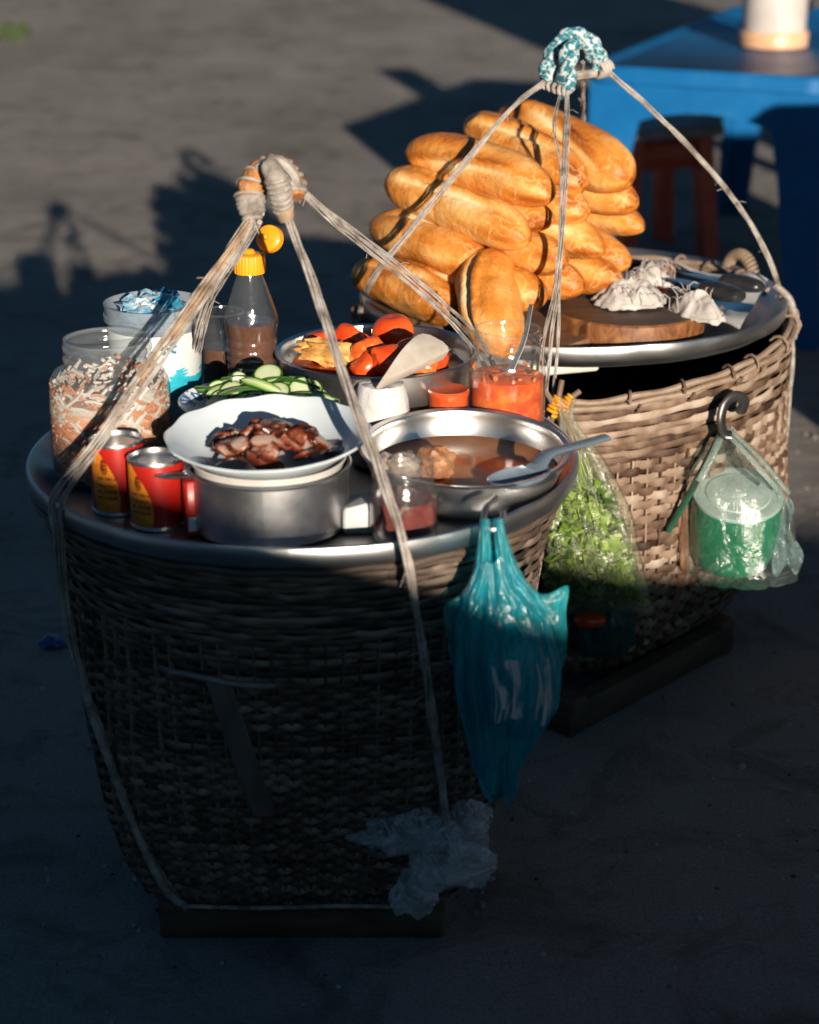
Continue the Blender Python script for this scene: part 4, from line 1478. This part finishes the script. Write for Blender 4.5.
coil(m, cr([PY(597, 70, DK + .01), PY(608, 68, DK + .02)], 14), .008, .0026, 4)
m.tube(cr([PY(575, 76, DK), PY(590, 74, DK + .01), PY(603, 72, DK + .02)], 8), .005, 8)
m.build('cord_wrapping', ROPE, kn2, True)
m = MB()
rope(m, [PY(546, 80, DK - .015), PY(508, 112, 2.205), PY(452, 176, 2.185), PY(405, 236, 2.18), PY(372, 278, 2.195), PY(360, 312, 2.25), PY(358, 340, 2.255)], .0027, 8, 2, 55, 14, .9)
rope(m, [PY(548, 82, DK - .015), PY(514, 106, 2.207), PY(460, 172, 2.187), PY(410, 232, 2.182), PY(374, 280, 2.197), PY(361, 310, 2.25)], .0018, 9, 2, 70, 10, 1.2)
m.build('cord', ROPE, rs2, True)
m = MB()
rope(m, [PY(566, 92, DK - .02), PY(565, 135, 2.165), PY(563, 200, 2.13), PY(559, 270, 2.085), PY(551, 345, 2.052), PY(546, 395, 2.048), PY(548, 420, 2.05)], .0024, 10, 2, 55, 10, .7)
rope(m, [PY(568, 92, DK - .02), PY(568, 135, 2.163), PY(565, 200, 2.128), PY(560, 270, 2.083), PY(558, 345, 2.05), PY(553, 395, 2.046), PY(556, 415, 2.05)], .0018, 11, 2, 60, 10, .9)
rope(m, [PY(560, 92, DK - .02), PY(554, 130, 2.17), PY(561, 170, 2.145), PY(556, 280, 2.08), PY(543, 345, 2.05), PY(541, 400, 2.05)], .0016, 13, 2, 60, 6, .9)
m.build('cord', ROPE, rs2, True)
m = MB()
rope(m, [PY(604, 68, DK + .02), PY(650, 108, 2.262), PY(704, 162, 2.275), PY(747, 218, 2.29), PY(772, 266, 2.30), PY(783, 306, 2.305), PY(793, 345, 2.305), PY(789, 400, 2.305), PY(782, 478, 2.30)], .0029, 14, 2, 55, 20, .5)
rope(m, [PY(604, 70, DK + .02), PY(652, 112, 2.262), PY(706, 167, 2.275), PY(748, 222, 2.29), PY(771, 268, 2.30), PY(785, 312, 2.302), PY(789, 340, 2.303)], .0016, 15, 2, 70, 10, .8)
m.build('cord', ROPE, rs2, True)
m = MB()
rope(m, [PY(583, 62, DK + .02), PY(583, 95, 2.34), PY(583, 125, 2.42), PY(584, 190, 2.50), PY(585, 250, 2.57)], .0028, 16, 2, 60, 4, .5)
m.build('cord', ROPE, rs2, True)
# short knotted ends and a wrapped tie at the right rim
m = MB()
coil(m, [PY(786, 312, 2.30), PY(793, 322, 2.305), PY(790, 336, 2.31)], .006, .003, 5, .7, .3)
m.tube(cr([PY(775, 285, 2.30), PY(790, 300, 2.295), PY(795, 320, 2.30)], 8), .004, 7)
m.build('rim_tie', ROPE, rs2, True)
m = MB()                                             # pale cane twigs lashed where the front cord meets the basket rim
for (a, b, c_) in (((543, 440), (556, 408), (562, 380)), ((556, 418), (566, 402), (580, 391)), ((562, 425), (552, 402), (546, 392)), ((585, 470), (566, 425), (556, 405))):
    m.tube(cr([PY(a[0], a[1], 2.033), PY(b[0], b[1], 2.026), PY(c_[0], c_[1], 2.03)], 8), .0030, 7)
m.build('cane_toggle', RATTAN, rs2, True)
m = MB()
coil(m, [PY(551, 414, 2.028), PY(556, 405, 2.028), PY(560, 398, 2.028)], .006, .0018, 5)
coil(m, [PY(562, 408, 2.026), PY(567, 402, 2.026), PY(572, 397, 2.026)], .0045, .0018, 4)
m.build('rubber_band', YEL, rs2, True)


# ------------------------------------------------------------------ bags
def bag(m, rings, n=72, seed=0, folds=7, t=.5, smooth_n=6):
    """rings: (centre, half-width, half-depth, fold amount) from mouth to bottom"""
    cen = cr([r[0] for r in rings], smooth_n)
    rest = cr([V((r[1], r[2], r[3])) for r in rings], smooth_n)
    rows, uv = [], []
    N = len(cen)
    for i, (c_, q) in enumerate(zip(cen, rest)):
        row = []
        for j in range(n):
            a = 2 * pi * j / n
            f_ = 1 + q.z * (.55 * math.sin(folds * a + seed + i * .04) + .45 * math.sin((folds * 2 + 1) * a + 2 * seed) + .9 * noise.noise(V((math.cos(a) * 1.7, math.sin(a) * 1.7, seed + i / N * 4))) + .5 * noise.noise(V((math.cos(a) * 5, math.sin(a) * 5, seed + i / N * 7))))
            row.append(c_ + V((q.x * math.cos(a) * f_, q.y * math.sin(a) * f_, 0)))
            uv.append((j / n, i / (N - 1)))
        rows.append(row)
    m.grid(rows, True, uv, t, False, True)
    return rows


def pmask(k):
    uv = k.n('UVMap')
    sp_ = k.n('SeparateXYZ')
    k.l(uv.outputs[0], sp_.inputs[0])
    u, v = sp_.outputs[0], sp_.outputs[1]
    a = k.math('MULTIPLY', k.math('GREATER_THAN', v, .43), k.math('LESS_THAN', v, .56))
    b = k.math('MULTIPLY', k.math('GREATER_THAN', u, .73), k.math('LESS_THAN', u, .90))
    st_ = k.ramp(k.noise(k.coord('UV', (40, 5.5, 1)), 1, 4, .6, 1.2), [(.44, (0, 0, 0)), (.52, (1, 1, 1))])
    gap = k.math('GREATER_THAN', k.math('ABSOLUTE', k.math('SUBTRACT', u, .80)), .022)
    return k.math('MULTIPLY', k.math('MULTIPLY', a, k.math('MULTIPLY', b, gap)), st_)


TBAG = film('teal_carrier_film', (.16, .68, .80), (.05, .70, .82), .42, .2, 34, 1., (1, 1, 1), pmask, (1.5, 1.5, .16), .3)
hk = PZ(489, 518, .436)
tbg = thing('carrier_bag', 'teal plastic carrier bag with white print hanging off the near tray', 'bag', (hk.x, hk.y - .03, .43))
m = MB()
D_ = 1.497
LR = [(556, 480, 508, .004), (576, 473, 521, .007), (589, 467, 533, .010), (600, 462, 541, .012), (612, 458, 547, .014), (630, 455, 552, .017), (660, 453, 559, .021), (695, 456, 558, .022), (722, 461, 547, .020), (746, 466, 533, .017), (766, 472, 521, .013), (780, 481, 515, .010), (788, 484, 514, .007), (791, 490, 508, .003)]
LRs = cr([V((q[1], q[2], q[3])) for q in LR], 6)
YS = cr([V((q[0], 0, 0)) for q in LR], 6)
rows, uv_ = [], []
NB = 120
for i, (q, yv) in enumerate(zip(LRs, YS)):
    t = i / (len(LRs) - 1)
    row = []
    for j in range(NB):
        a = 2 * pi * j / NB
        ca, sa = math.cos(a), math.sin(a)
        x = (q.x + q.y) / 2 + (q.y - q.x) / 2 * (abs(ca) ** .8 * (1 if ca > 0 else -1))
        # folds gather toward the two handles and run down the sack
        side = 0 if sa < 0 else 5
        fx = ca
        fo = (1 - 2 * abs(noise.noise(V((fx * 2.6 + side, t * 1.1 + side, 1.3))))) * .0120 + (1 - 2 * abs(noise.noise(V((fx * 6.3 + side, t * .9, 4.1))))) * .0070 + noise.noise(V((fx * 3.2, t * 5, side))) * .0060 + (1 - 2 * abs(noise.noise(V((fx * 5, t * 9, side + 3))))) * .0030
        fo *= min(1, (abs(sa) * 1.6)) * (.5 + .5 * min(1, q.z / .018))
        sag = 0
        x += (6 * noise.noise(V((t * 5, ca, 2))) + 4 * noise.noise(V((t * 13, ca * 3, 6)))) * min(1, t * 5)
        p = PY(x, yv.x + sag + 7 * noise.noise(V((ca * 2.5, side, 9))) * (1 - t) + 12 * noise.noise(V((ca * 4, side + 2, 5))) * t * t, D_)
        row.append(p + V((0, q.z * sa + (fo if sa > 0 else -fo) , 0)))
        uv_.append((j / NB, t))
    rows.append(row)
m.grid(rows, True, uv_, .5, False, True)
m.build('bag_body', TBAG, tbg, True, smooth=180)
m = MB()
for hx, x0, x1 in ((484, 462, 500), (498, 498, 546)):   # two gathered handles
    rows = []
    for i in range(15):
        t = i / 14
        yy = 519 + t * 96
        spread = t ** 1.5
        l_, r_ = hx - 5 + (x0 - hx + 5) * spread, hx + 6 + (x1 - hx - 6) * spread
        rows.append([PY(l_ + (r_ - l_) * j / 20, yy, D_ + .006 - (.010 + .012 * t) * math.sin(pi * j / 20) + .0028 * math.sin(j * 1.3 + hx) * (1 - .5 * t)) for j in range(21)])
    m.grid(rows, False, [(0.02, 0.02)] * (15 * 21))
m.build('bag_handle', TBAG, tbg, True, smooth=180)
for pts in (((528, 592), (548, 594), (568, 586), (566, 612), (567, 640), (562, 668), (548, 650), (538, 622)), ((470, 584), (458, 596), (444, 607), (446, 628), (449, 652), (454, 672), (460, 640), (466, 612))):
    m = MB()                                             # flat side gusset of the bag
    cx_, cy_ = sum(q[0] for q in pts) / 8, sum(q[1] for q in pts) / 8
    out = cr([V((q[0], q[1], 0)) for q in pts + (pts[0],)], 4)[:-1]
    rings = []
    for kk in range(7):
        f_ = 1 - kk / 6.5
        rings.append([PY(cx_ + (q.x - cx_) * f_, cy_ + (q.y - cy_) * f_, D_ + .004 + .007 * noise.noise(V((q.x * .06 * f_, q.y * .02, kk * .3)))) for q in out])
    m.grid(rings, True, [(.02, .02)] * (7 * len(out)), .5, False, True)
    m.build('bag_gusset', TBAG, tbg, True, smooth=180)
m = MB()
blob(m, PY(500, 690, D_ + .002), .024, .014, .030, 3, .4, 1.6)
blob(m, PY(520, 715, D_ + .004), .018, .012, .022, 5, .4, 1.6)
m.build('contents', M('blue_wrapped_goods', [(.3, (.01, .05, .14)), (.7, (.03, .12, .26))], .4, 0, 40), tbg, True)
m = MB()
hook0 = PZ(489, 520, .438)
m.tube(cr([PY(496, 498, 1.535), PY(486, 508, 1.52), PY(484, 522, 1.505), PY(492, 530, 1.498), PY(502, 524, 1.503), PY(503, 512, 1.52)], 8), .0026, 8)
tag(m.build('wire_hook', STEEL, None, world=True, loc=hook0), 'bent steel wire hook on the tray rim above the teal bag', 'hook')

# herb bag
CLEAR = film('clear_bag_film', (.96, .97, .93), (.52, .54, .40), .12, .12, 45, .9)
Dh = 2.010
hb = thing('herb_bag', 'clear plastic bag of green leafy herbs hanging between the baskets', 'bag', PY(590, 610, Dh))
m = MB()
bag(m, [(PY(566, 398, Dh + .012), .008, .008, .5), (PY(567, 420, Dh + .008), .007, .007, .5), (PY(575, 455, Dh), .021, .014, .45), (PY(582, 500, Dh), .036, .022, .28), (PY(590, 545, Dh), .046, .026, .18), (PY(596, 590, Dh), .054, .024, .12), (PY(598, 608, Dh), .057, .012, .1), (PY(598, 613, Dh), .0575, .003, .08)], 80, 5., 6)
m.build('bag_film', CLEAR, hb, True, smooth=180)
LEAF = M('herb_leaf', [(.25, (.035, .085, .008)), (.5, (.13, .235, .02)), (.75, (.27, .38, .055)), (.95, (.44, .50, .19))], .45, 0, 30, 4, .2, tint=.75)
m = MB()
rr = random.Random(77)
for i in range(1800):
    t = rr.random() ** .8
    yy = 606 - t * 120
    hwid = .053 * (1 - t * .55)
    c_ = PY(597 - t * 17 + rr.uniform(-1, 1) * hwid / .00107, yy, Dh + rr.uniform(-1, 1) * .016)
    L_ = rr.uniform(.007, .015)
    d = V((rr.uniform(-1, 1), rr.uniform(-.7, .7), rr.uniform(-.4, 1))).normalized()
    s_ = d.cross(V((rr.uniform(-1, 1), rr.uniform(-1, 1), rr.uniform(-1, 1)))).normalized()
    nn_ = d.cross(s_)
    W_ = L_ * rr.uniform(.35, .6)
    m.add([c_, c_ + d * L_ * .4 + s_ * W_ + nn_ * .001, c_ + d * L_ * .4 - nn_ * .0015, c_ + d * L_ * .4 - s_ * W_ + nn_ * .001, c_ + d * L_], [(0, 1, 2), (0, 2, 3), (1, 4, 2), (2, 4, 3)], None, min(1, max(0, rr.gauss(.42, .14) + .55 * noise.noise(c_ * 42))))
for i in range(110):                                     # thin stalks rising to the tie
    x0 = rr.uniform(-38, 38)
    m.tube([PY(592 + x0, 575 + rr.uniform(-20, 20), Dh + rr.uniform(-.014, .014)), PY(582 + x0 * .6, 515, Dh + rr.uniform(-.012, .012)), PY(575 + x0 * rr.uniform(.15, .4), rr.uniform(450, 500), Dh + rr.uniform(-.008, .008))], .0008, 4, rr.uniform(.45, .85))
m.build('herbs', LEAF, hb, True, smooth=180).__setitem__('kind', 'stuff')

# little teal bag with a red tomato below
sbg = thing('carrier_bag', 'small teal bag holding red tomato below the herb bag', 'bag', PY(600, 640, 2.045))
m = MB()
bag(m, [(PY(604, 603, 2.05), .022, .012, .3), (PY(602, 620, 2.05), .032, .018, .2), (PY(602, 640, 2.05), .032, .018, .2), (PY(600, 654, 2.05), .020, .010, .2), (PY(600, 658, 2.05), .006, .003, .2)], 60, 9., 6)
m.build('bag_body', film('dark_teal_film', (.25, .6, .6), (.015, .17, .17), .40, .2, 40, .8), sbg, True, smooth=180)
m = MB()
blob(m, PY(590, 620, 2.030), .019, .013, .009, 3, .08)
m.build('tomato', TOM, sbg, True)

# jelly bag
Dj = 2.065
jb = thing('jelly_bag', 'clear knotted plastic bag with a tub of green jelly on a black hook', 'bag', PY(738, 575, Dj))
jt = PY(738, 494, Dj)
tilt = rotm(math.radians(17), 0, 0)
GRN = NT('green_jelly')
_k = GRN
_co = _k.coord()
_k.l(_k.ramp(_k.noise(_co, 20, 4), [(.3, (.003, .11, .052)), (.7, (.005, .17, .082))]), _k.b.inputs['Base Color'])
_k.set(rough=.22, sss=.3)
_k.b.inputs['Subsurface Radius'].default_value = (.2, 1, .5)
_k.b.inputs['Subsurface Scale'].default_value = .01
GRN = _k.m
m = MB()
m.lathe([(0, -.0025), (.046, -.0025), (.0495, -.006), (.0505, -.03), (.049, -.066), (.043, -.084), (.030, -.089), (0, -.090)], 56, c=jt, m=tilt)
jel = m.build('jelly_tub', GRN, jb, True)
m = MB()
m.lathe([(.0492, -.004), (.050, -.001), (.0495, .001), (.046, .0015), (.036, .0005), (.035, .002), (.022, .0025), (.012, .004), (0, .004)], 56, c=jt, m=tilt)
m.build('lid', M('cloudy_lid', [(.3, (.26, .36, .33)), (.7, (.38, .46, .43))], .25, 0, 60, 4, .4), jel, True)
m = MB()
bag(m, [(PY(728, 428, Dj + .012), .006, .006, .4), (PY(727, 440, Dj + .01), .010, .008, .5), (PY(727, 462, Dj), .032, .028, .16), (PY(735, 482, Dj - .002), .052, .046, .05), (PY(740, 505, Dj - .004), .058, .053, .03), (PY(741, 540, Dj - .012), .060, .053, .03), (PY(742, 562, Dj - .02), .060, .050, .05), (PY(742, 576, Dj - .022), .052, .040, .1), (PY(742, 580, Dj - .022), .01, .01, .1)], 80, 4., 7)
for rs_ in ():
    pass
m.build('bag_film', film('jelly_bag_film', (.96, .98, .97), (.5, .6, .57), .05, .2, 34, .8, crease=.12), jb, True, smooth=180)
m = MB()                                                 # loose corner of the film on the right
rows = []
for i in range(13):
    t = i / 12
    rows.append([PY(772 + (30 + 4 * math.sin(i * .8)) * j / 12 - (14 * (1 - t) * j / 12), 500 + 72 * t + 6 * math.sin(j * .8) - 4 * j / 12, Dj - .01 + .012 * noise.noise(V((i * .35, j * .35, 3)))) for j in range(13)])
m.grid(rows, False)
m.build('film_corner', film('film_corner_blue', (.85, .95, .97), (.42, .66, .68), .30, .1, 60, 1.), jb, True, smooth=180)
m = MB()
for a_, b_, c_ in (((724, 430), (745, 452), (778, 490)), ((728, 428), (760, 458), (790, 494)), ((722, 432), (715, 450), (699, 482))):
    m.tube(cr([PY(*a_, Dj + .005), PY(*b_, Dj - .02), PY(*c_, Dj - .035)], 8), .0028, 7, .5, 1.6, .5)
m.build('film_pleat', film('pleat_film', (.9, .97, .95), (.5, .62, .58), .4, .1, 60, .8), jb, True, smooth=180)
GRS = M('dark_green_strap', [(.3, (.008, .05, .03)), (.7, (.02, .10, .06))], .4, 0, 40)
m = MB()
m.tube(cr([PY(722, 432, Dj + .0), PY(705, 465, Dj - .01), PY(686, 500, Dj - .012), PY(668, 531, Dj - .008)], 8), .0042, 8, .5, 1.3, .6)
m.build('strap', GRS, jb, True)
bh = surf2(math.radians(-52), .995)
hkk = thing('black_hook', 'black plastic hook over the pale basket rim holding the jelly bag', 'hook', PY(730, 400, 2.08))
m = MB()
m.tube(cr([PY(741, 412, 2.085), PY(744, 401, 2.08), PY(735, 396, 2.072), PY(725, 404, 2.066), PY(721, 420, 2.062), PY(724, 434, 2.062), PY(731, 436, 2.062)], 8), .0055, 10, .5, 1.2, .8)
m.build('hook_bend', BLACKP, hkk, True)

# crumpled clear bags at the cord's foot
CR_ = film('crumpled_film', (.90, .94, .97), (.90, .96, 1.), .26, .10, 26, .7, crease=.4)
def crumple(label, c_, rx, ry, rz, seed, rot=0.):
    m = MB()
    rows = []
    NU, NV = 64, 36
    for i in range(NV + 1):
        th_ = pi * i / NV
        row = []
        for j in range(NU):
            a = 2 * pi * j / NU
            d = V((math.sin(th_) * math.cos(a), math.sin(th_) * math.sin(a), math.cos(th_)))
            rg_ = 1 - 2 * abs(noise.noise(d * 1.5 + V((seed, 0, 0))))
            rg2 = 1 - 2 * abs(noise.noise(d * 4.2 + V((0, seed, 0))))
            s_ = .70 + .34 * rg_ + .05 * rg2 + .38 * noise.noise(d * 1.3 + V((0, 0, seed)))
            row.append(rotm(0, rot, 0) @ V((d.x * rx * s_, d.y * ry * s_, d.z * rz * s_)))
        rows.append(row)
    m.grid(rows)
    return tag(m.build('plastic_bag', CR_, None, loc=c_, smooth=60), label, 'bag', 'crumpled clear bags on the cord')


crumple('flattened crumpled clear bag pointing left beside the cord end', PY(405, 832, 1.535), .044, .016, .019, 2.3, -.12)
crumple('crumpled clear bag right of the cord end against the dark basket', PY(468, 828, 1.548), .020, .016, .030, 5.1, .3)
crumple('largest crumpled clear bag wrapped over the cord end', PY(447, 862, 1.535), .036, .020, .030, 8.7, .1)
crumple('drooping clear bag scrap lowest by the wooden foot', PY(414, 895, 1.545), .021, .012, .022, 11.2, .2)

# ------------------------------------------------------------------ furniture behind
BLUE = M('blue_plastic', [(.3, (.003, .080, .23)), (.55, (.005, .105, .29)), (.8, (.02, .13, .32))], .45, 0, 8, 7, .15, 60, .001, spec=.25)
Lc = V((.325, 3.82, 0))
U = V((.387, .922, 0)).normalized()
W = V((.922, -.387, 0)).normalized()
UL, WL, TH = 1.18, .47, .50
pt = thing('plastic_table', 'low blue plastic table carrying a white pot', 'table', Lc + U * UL / 2 + W * WL / 2)


def quadbox(m, o, u, v, h0, h1):
    vs = [o, o + u, o + u + v, o + v]
    m.add([V((p.x, p.y, h0)) for p in vs] + [V((p.x, p.y, h1)) for p in vs], [(3, 2, 1, 0), (4, 5, 6, 7), (0, 1, 5, 4), (1, 2, 6, 5), (2, 3, 7, 6), (3, 0, 4, 7)])


m = MB()
top = []
rd = .05
def rrect(ins, z):
    out = []
    for cx_, cy_, a0_ in ((UL - rd, WL - rd, 0), (rd, WL - rd, pi / 2), (rd, rd, pi), (UL - rd, rd, 3 * pi / 2)):
        for i in range(7):
            a = a0_ + pi / 2 * i / 6
            out.append(Lc + U * (cx_ + (rd - ins) * math.cos(a)) + W * (cy_ + (rd - ins) * math.sin(a)) + V((0, 0, z)))
    return out
rows = [rrect(.03, TH - .012), rrect(.008, TH - .030), rrect(.0, TH - .030), rrect(.0, TH - .006), rrect(.006, TH), rrect(.03, TH), rrect(.034, TH - .003)]
m.grid(rows, True, None, .5, True, True)
m.build('tabletop', BLUE, pt, True)


def apron(m, o, u, n_, L_):
    """skirt with an arch between two splayed legs"""
    ins = .012
    rows = []
    for face in (0, .012):
        r_ = []
        for i in range(33):
            s_ = i / 32
            zl = TH - .13 + .05 * math.sin(pi * min(max((s_ - .14) / .72, 0), 1)) ** .5 if .14 < s_ < .86 else TH - .14
            r_.append((s_, zl))
        rows.append(r_)
    vs, fs = [], []
    for f_ in (0, .012):
        for s_, zl in rows[0]:
            p = o + u * (ins + (L_ - 2 * ins) * s_) + n_ * (ins + f_)
            vs += [V((p.x, p.y, zl)), V((p.x, p.y, TH - .03))]
    n0 = 66
    for i in range(32):
        a = 2 * i
        fs += [(a, a + 2, a + 3, a + 1), (n0 + a, n0 + a + 1, n0 + a + 3, n0 + a + 2), (a, n0 + a, n0 + a + 2, a + 2)]
    m.add(vs, fs)


for o_, u_, n_, l_ in ((Lc, U, W, UL), (Lc, W, U, WL), (Lc + W * WL, U, -W, UL), (Lc + U * UL, W, -U, WL)):
    m = MB()
    apron(m, o_, u_, n_, l_)
    m.build('apron', BLUE, pt, True)
for a, b in ((0, 0), (1, 0), (0, 1), (1, 1)):
    o_ = Lc + U * (UL * a) + W * (WL * b)
    du, dw = (U if a == 0 else -U), (W if b == 0 else -W)
    m = MB()
    rows = []
    for z, wd, sp_ in ((TH - .1, .095, .014), (TH - .2, .080, .008), (.12, .070, -.006), (.0, .066, -.014)):
        q = o_ + du * sp_ + dw * sp_
        th = .014
        rows.append([V((p.x, p.y, z)) for p in (q, q + du * wd, q + du * wd + dw * th, q + du * th + dw * th, q + du * th + dw * wd, q + dw * wd)])
    m.grid(rows, True, None, .5, True, True)
    m.build('leg', BLUE, pt, True, smooth=30)
cupc = PZ(778, 49, TH)
cu = thing('plastic_pot', 'white pot with an orange band standing on the blue table', 'pot', (cupc.x, cupc.y + .06, TH - .003))
MB().lathe([(.0, .012), (.062, .012), (.064, .03), (.065, .19), (.070, .192), (.071, .205), (.068, .208), (.02, .21), (0, .21)], 48).build('pot_body', M('white_pot', [(.3, (.40, .37, .36)), (.7, (.48, .45, .44))], .35, 0, 20), cu)
MB().lathe([(0, 0), (.064, 0), (.069, .003), (.070, .03), (.067, .034), (.062, .034)], 48).build('base_band', M('peach_band', [(.3, (.55, .30, .16)), (.7, (.62, .38, .24))], .35, 0, 20), cu)
m = MB()
hp = cr([(-.0, -.064, .16), (.03, -.10, .15), (.03, -.10, .08), (0, -.064, .06)], 8)
mm = rotm(rz=1.9)
m.tube([mm @ q for q in hp], .006, 8)
m.build('handle', BLACKP, cu)

CRT = M('crate_wood', [(.3, (.16, .10, .06)), (.7, (.32, .22, .14))], .7, 0, 14, 6, .3, 80, .001, (1, 6, 6))
for z0_, lb, dx in ((0, 'slatted wooden crate added out of view to cast shade, on the ground under another crate right of the bread basket', 0), (.36, 'slatted wooden crate added out of view to cast shade, stacked on top of another crate right of the bread basket', .012)):
    crate = thing('shade_crate', lb, 'crate', (1.23 + dx, 2.2, z0_), 'stacked crates added for their shade')  # crates added out of view to shade the table leg and ground
    for q in range(4):
        mt = rotm(rz=q * pi / 2)
        lx, off_ = (.56, .22) if q % 2 == 0 else (.41, .28)
        for r_ in range(4):
            m = MB()
            m.box(mt @ V((0, -off_, .045 + r_ * .088)), (lx, .012, .0872), mt, R.random(), .002)
            m.build('slat', CRT, crate)
    for a_, b_ in ((-1, -1), (1, -1), (1, 1), (-1, 1)):
        m = MB()
        m.box((a_ * .258, b_ * .198, .178), (.03, .03, .35), None, R.random(), .002)
        m.build('corner_post', CRT, crate)
    m = MB()
    m.box((0, 0, .008), (.54, .42, .012), None, .5, .002)
    m.build('floor_panel', CRT, crate)

cab = thing('shade_cabinet', 'plain brown wooden cabinet with two doors, added out of view beyond the blue table to cast shade', 'cabinet', (2.02, 4.35, 0))  # unseen cabinet added so its shadow falls across the far ground
m = MB()
m.box((0, 0, .55), (1.14, .48, .98), None, .5, .006)
m.build('body', CRT, cab)
m = MB()
m.box((0, 0, 1.062), (1.22, .54, .04), None, .8, .006)
m.build('top', CRT, cab)
for a_ in (-1, 1):
    m = MB()
    m.box((a_ * .28, -.249, .56), (.53, .016, .90), None, .3, .004)
    dr = m.build('door', CRT, cab)
    m = MB()
    m.tube(cr([(a_ * .05, -.258, .50), (a_ * .05, -.285, .52), (a_ * .05, -.285, .60), (a_ * .05, -.258, .62)], 6), .006, 8)
    m.build('handle', STEEL, dr)
for a_, b_ in ((-1, -1), (1, -1), (1, 1), (-1, 1)):
    m = MB()
    m.box((a_ * .53, b_ * .20, .03), (.06, .06, .062), None, .4, .003)
    m.build('foot', CRT, cab)

cab.scale = (1, 1, 1.25)
REDW = M('red_brown_wood', [(.3, (.42, .04, .02)), (.7, (.58, .085, .045))], .5, 0, 12, 6, .2, 60, .001, (1, 1, 5))
sc0 = V((.53, 4.45, 0))
stl = thing('wooden_stool', 'dark red low stool with a grey seat beside the blue table', 'stool', sc0)
SR = rotm(rz=math.radians(22))
for a, b in ((-1, -1), (1, -1), (1, 1), (-1, 1)):
    m = MB()
    tp = SR @ V((a * .085, b * .085, .275))
    bt_ = SR @ V((a * .105, b * .105, 0))
    m.tube([bt_, bt_.lerp(tp, .5), tp], .026, 4)
    m.build('leg', REDW, stl, smooth=0)
for q in range(4):
    m = MB()
    mt = SR @ rotm(rz=q * pi / 2)
    m.box(mt @ V((0, -.088, .235)), (.165, .02, .06), mt, .5, .003)
    m.build('seat_rail', REDW, stl)
m = MB()
m.box((0, 0, .286), (.25, .25, .026), SR, .5, .008)
m.build('seat', M('grey_seat', [(.3, (.22, .21, .23)), (.7, (.34, .33, .35))], .6, 0, 14), stl)

# small litter on the ground
m = MB()
rr = random.Random(15)
for i in range(1500):
    y = 1.2 + 3.6 * rr.random() ** 1.5
    x = rr.uniform(-.36, .36) * (y + .5)
    r_ = rr.uniform(.0010, .0034) * (1 if rr.random() < .93 else 1.9)
    n_ = 6
    a0 = rr.random() * 6
    ring = [V((x + r_ * rr.uniform(.7, 1.2) * math.cos(a0 + 2 * pi * q / n_), y + r_ * rr.uniform(.7, 1.2) * math.sin(a0 + 2 * pi * q / n_), -.0003)) for q in range(n_)]
    up = [p.lerp(V((x, y, 0)), .35) + V((0, 0, r_ * rr.uniform(.5, .9))) for p in ring]
    m.grid([ring, up], True, None, rr.random(), False, True)
tag(m.build('grit', M('grit_stone', [(.2, (.06, .055, .05)), (.5, (.18, .165, .15)), (.8, (.36, .34, .31))], .85, 0, 40, tint=.8), smooth=30), None, None, None, 'stuff')
m = MB()
q = PZ(54, 647, .0)
blob(m, (0, 0, .006), .016, .012, .007, 4, .8, 2.4, 24, 12)
tag(m.build('plastic_scrap', M('blue_scrap', [(.3, (.01, .07, .22)), (.7, (.03, .16, .36))], .35, 0, 60), None, loc=(q.x, q.y, 0)), 'small crumpled blue plastic scrap on the ground left of the dark basket', 'litter')
q = PZ(14, 36, 0)
m = MB()
rr = random.Random(8)
for i in range(46):
    a = rr.random() * 6.3
    b_ = V((rr.uniform(-.10, .10), rr.uniform(-.2, .2), 0))
    d = V((math.cos(a), math.sin(a), .5)) * rr.uniform(.05, .12)
    s_ = V((-math.sin(a), math.cos(a), 0)) * .008
    m.add([b_ - s_, b_ + s_, b_ + d * .6 + s_ + V((0, 0, .01)), b_ + d * .6 - s_ + V((0, 0, .01)), b_ + d - V((0, 0, .02))], [(0, 1, 2, 3), (3, 2, 4)], None, rr.random())
tag(m.build('weed', M('weed_leaf', [(.3, (.05, .10, .02)), (.7, (.11, .17, .05))], .6, 0, 20, tint=.6), None, loc=(q.x - .05, q.y, .0), smooth=0), 'low green weed growing from the ground at the far left corner', 'weed')
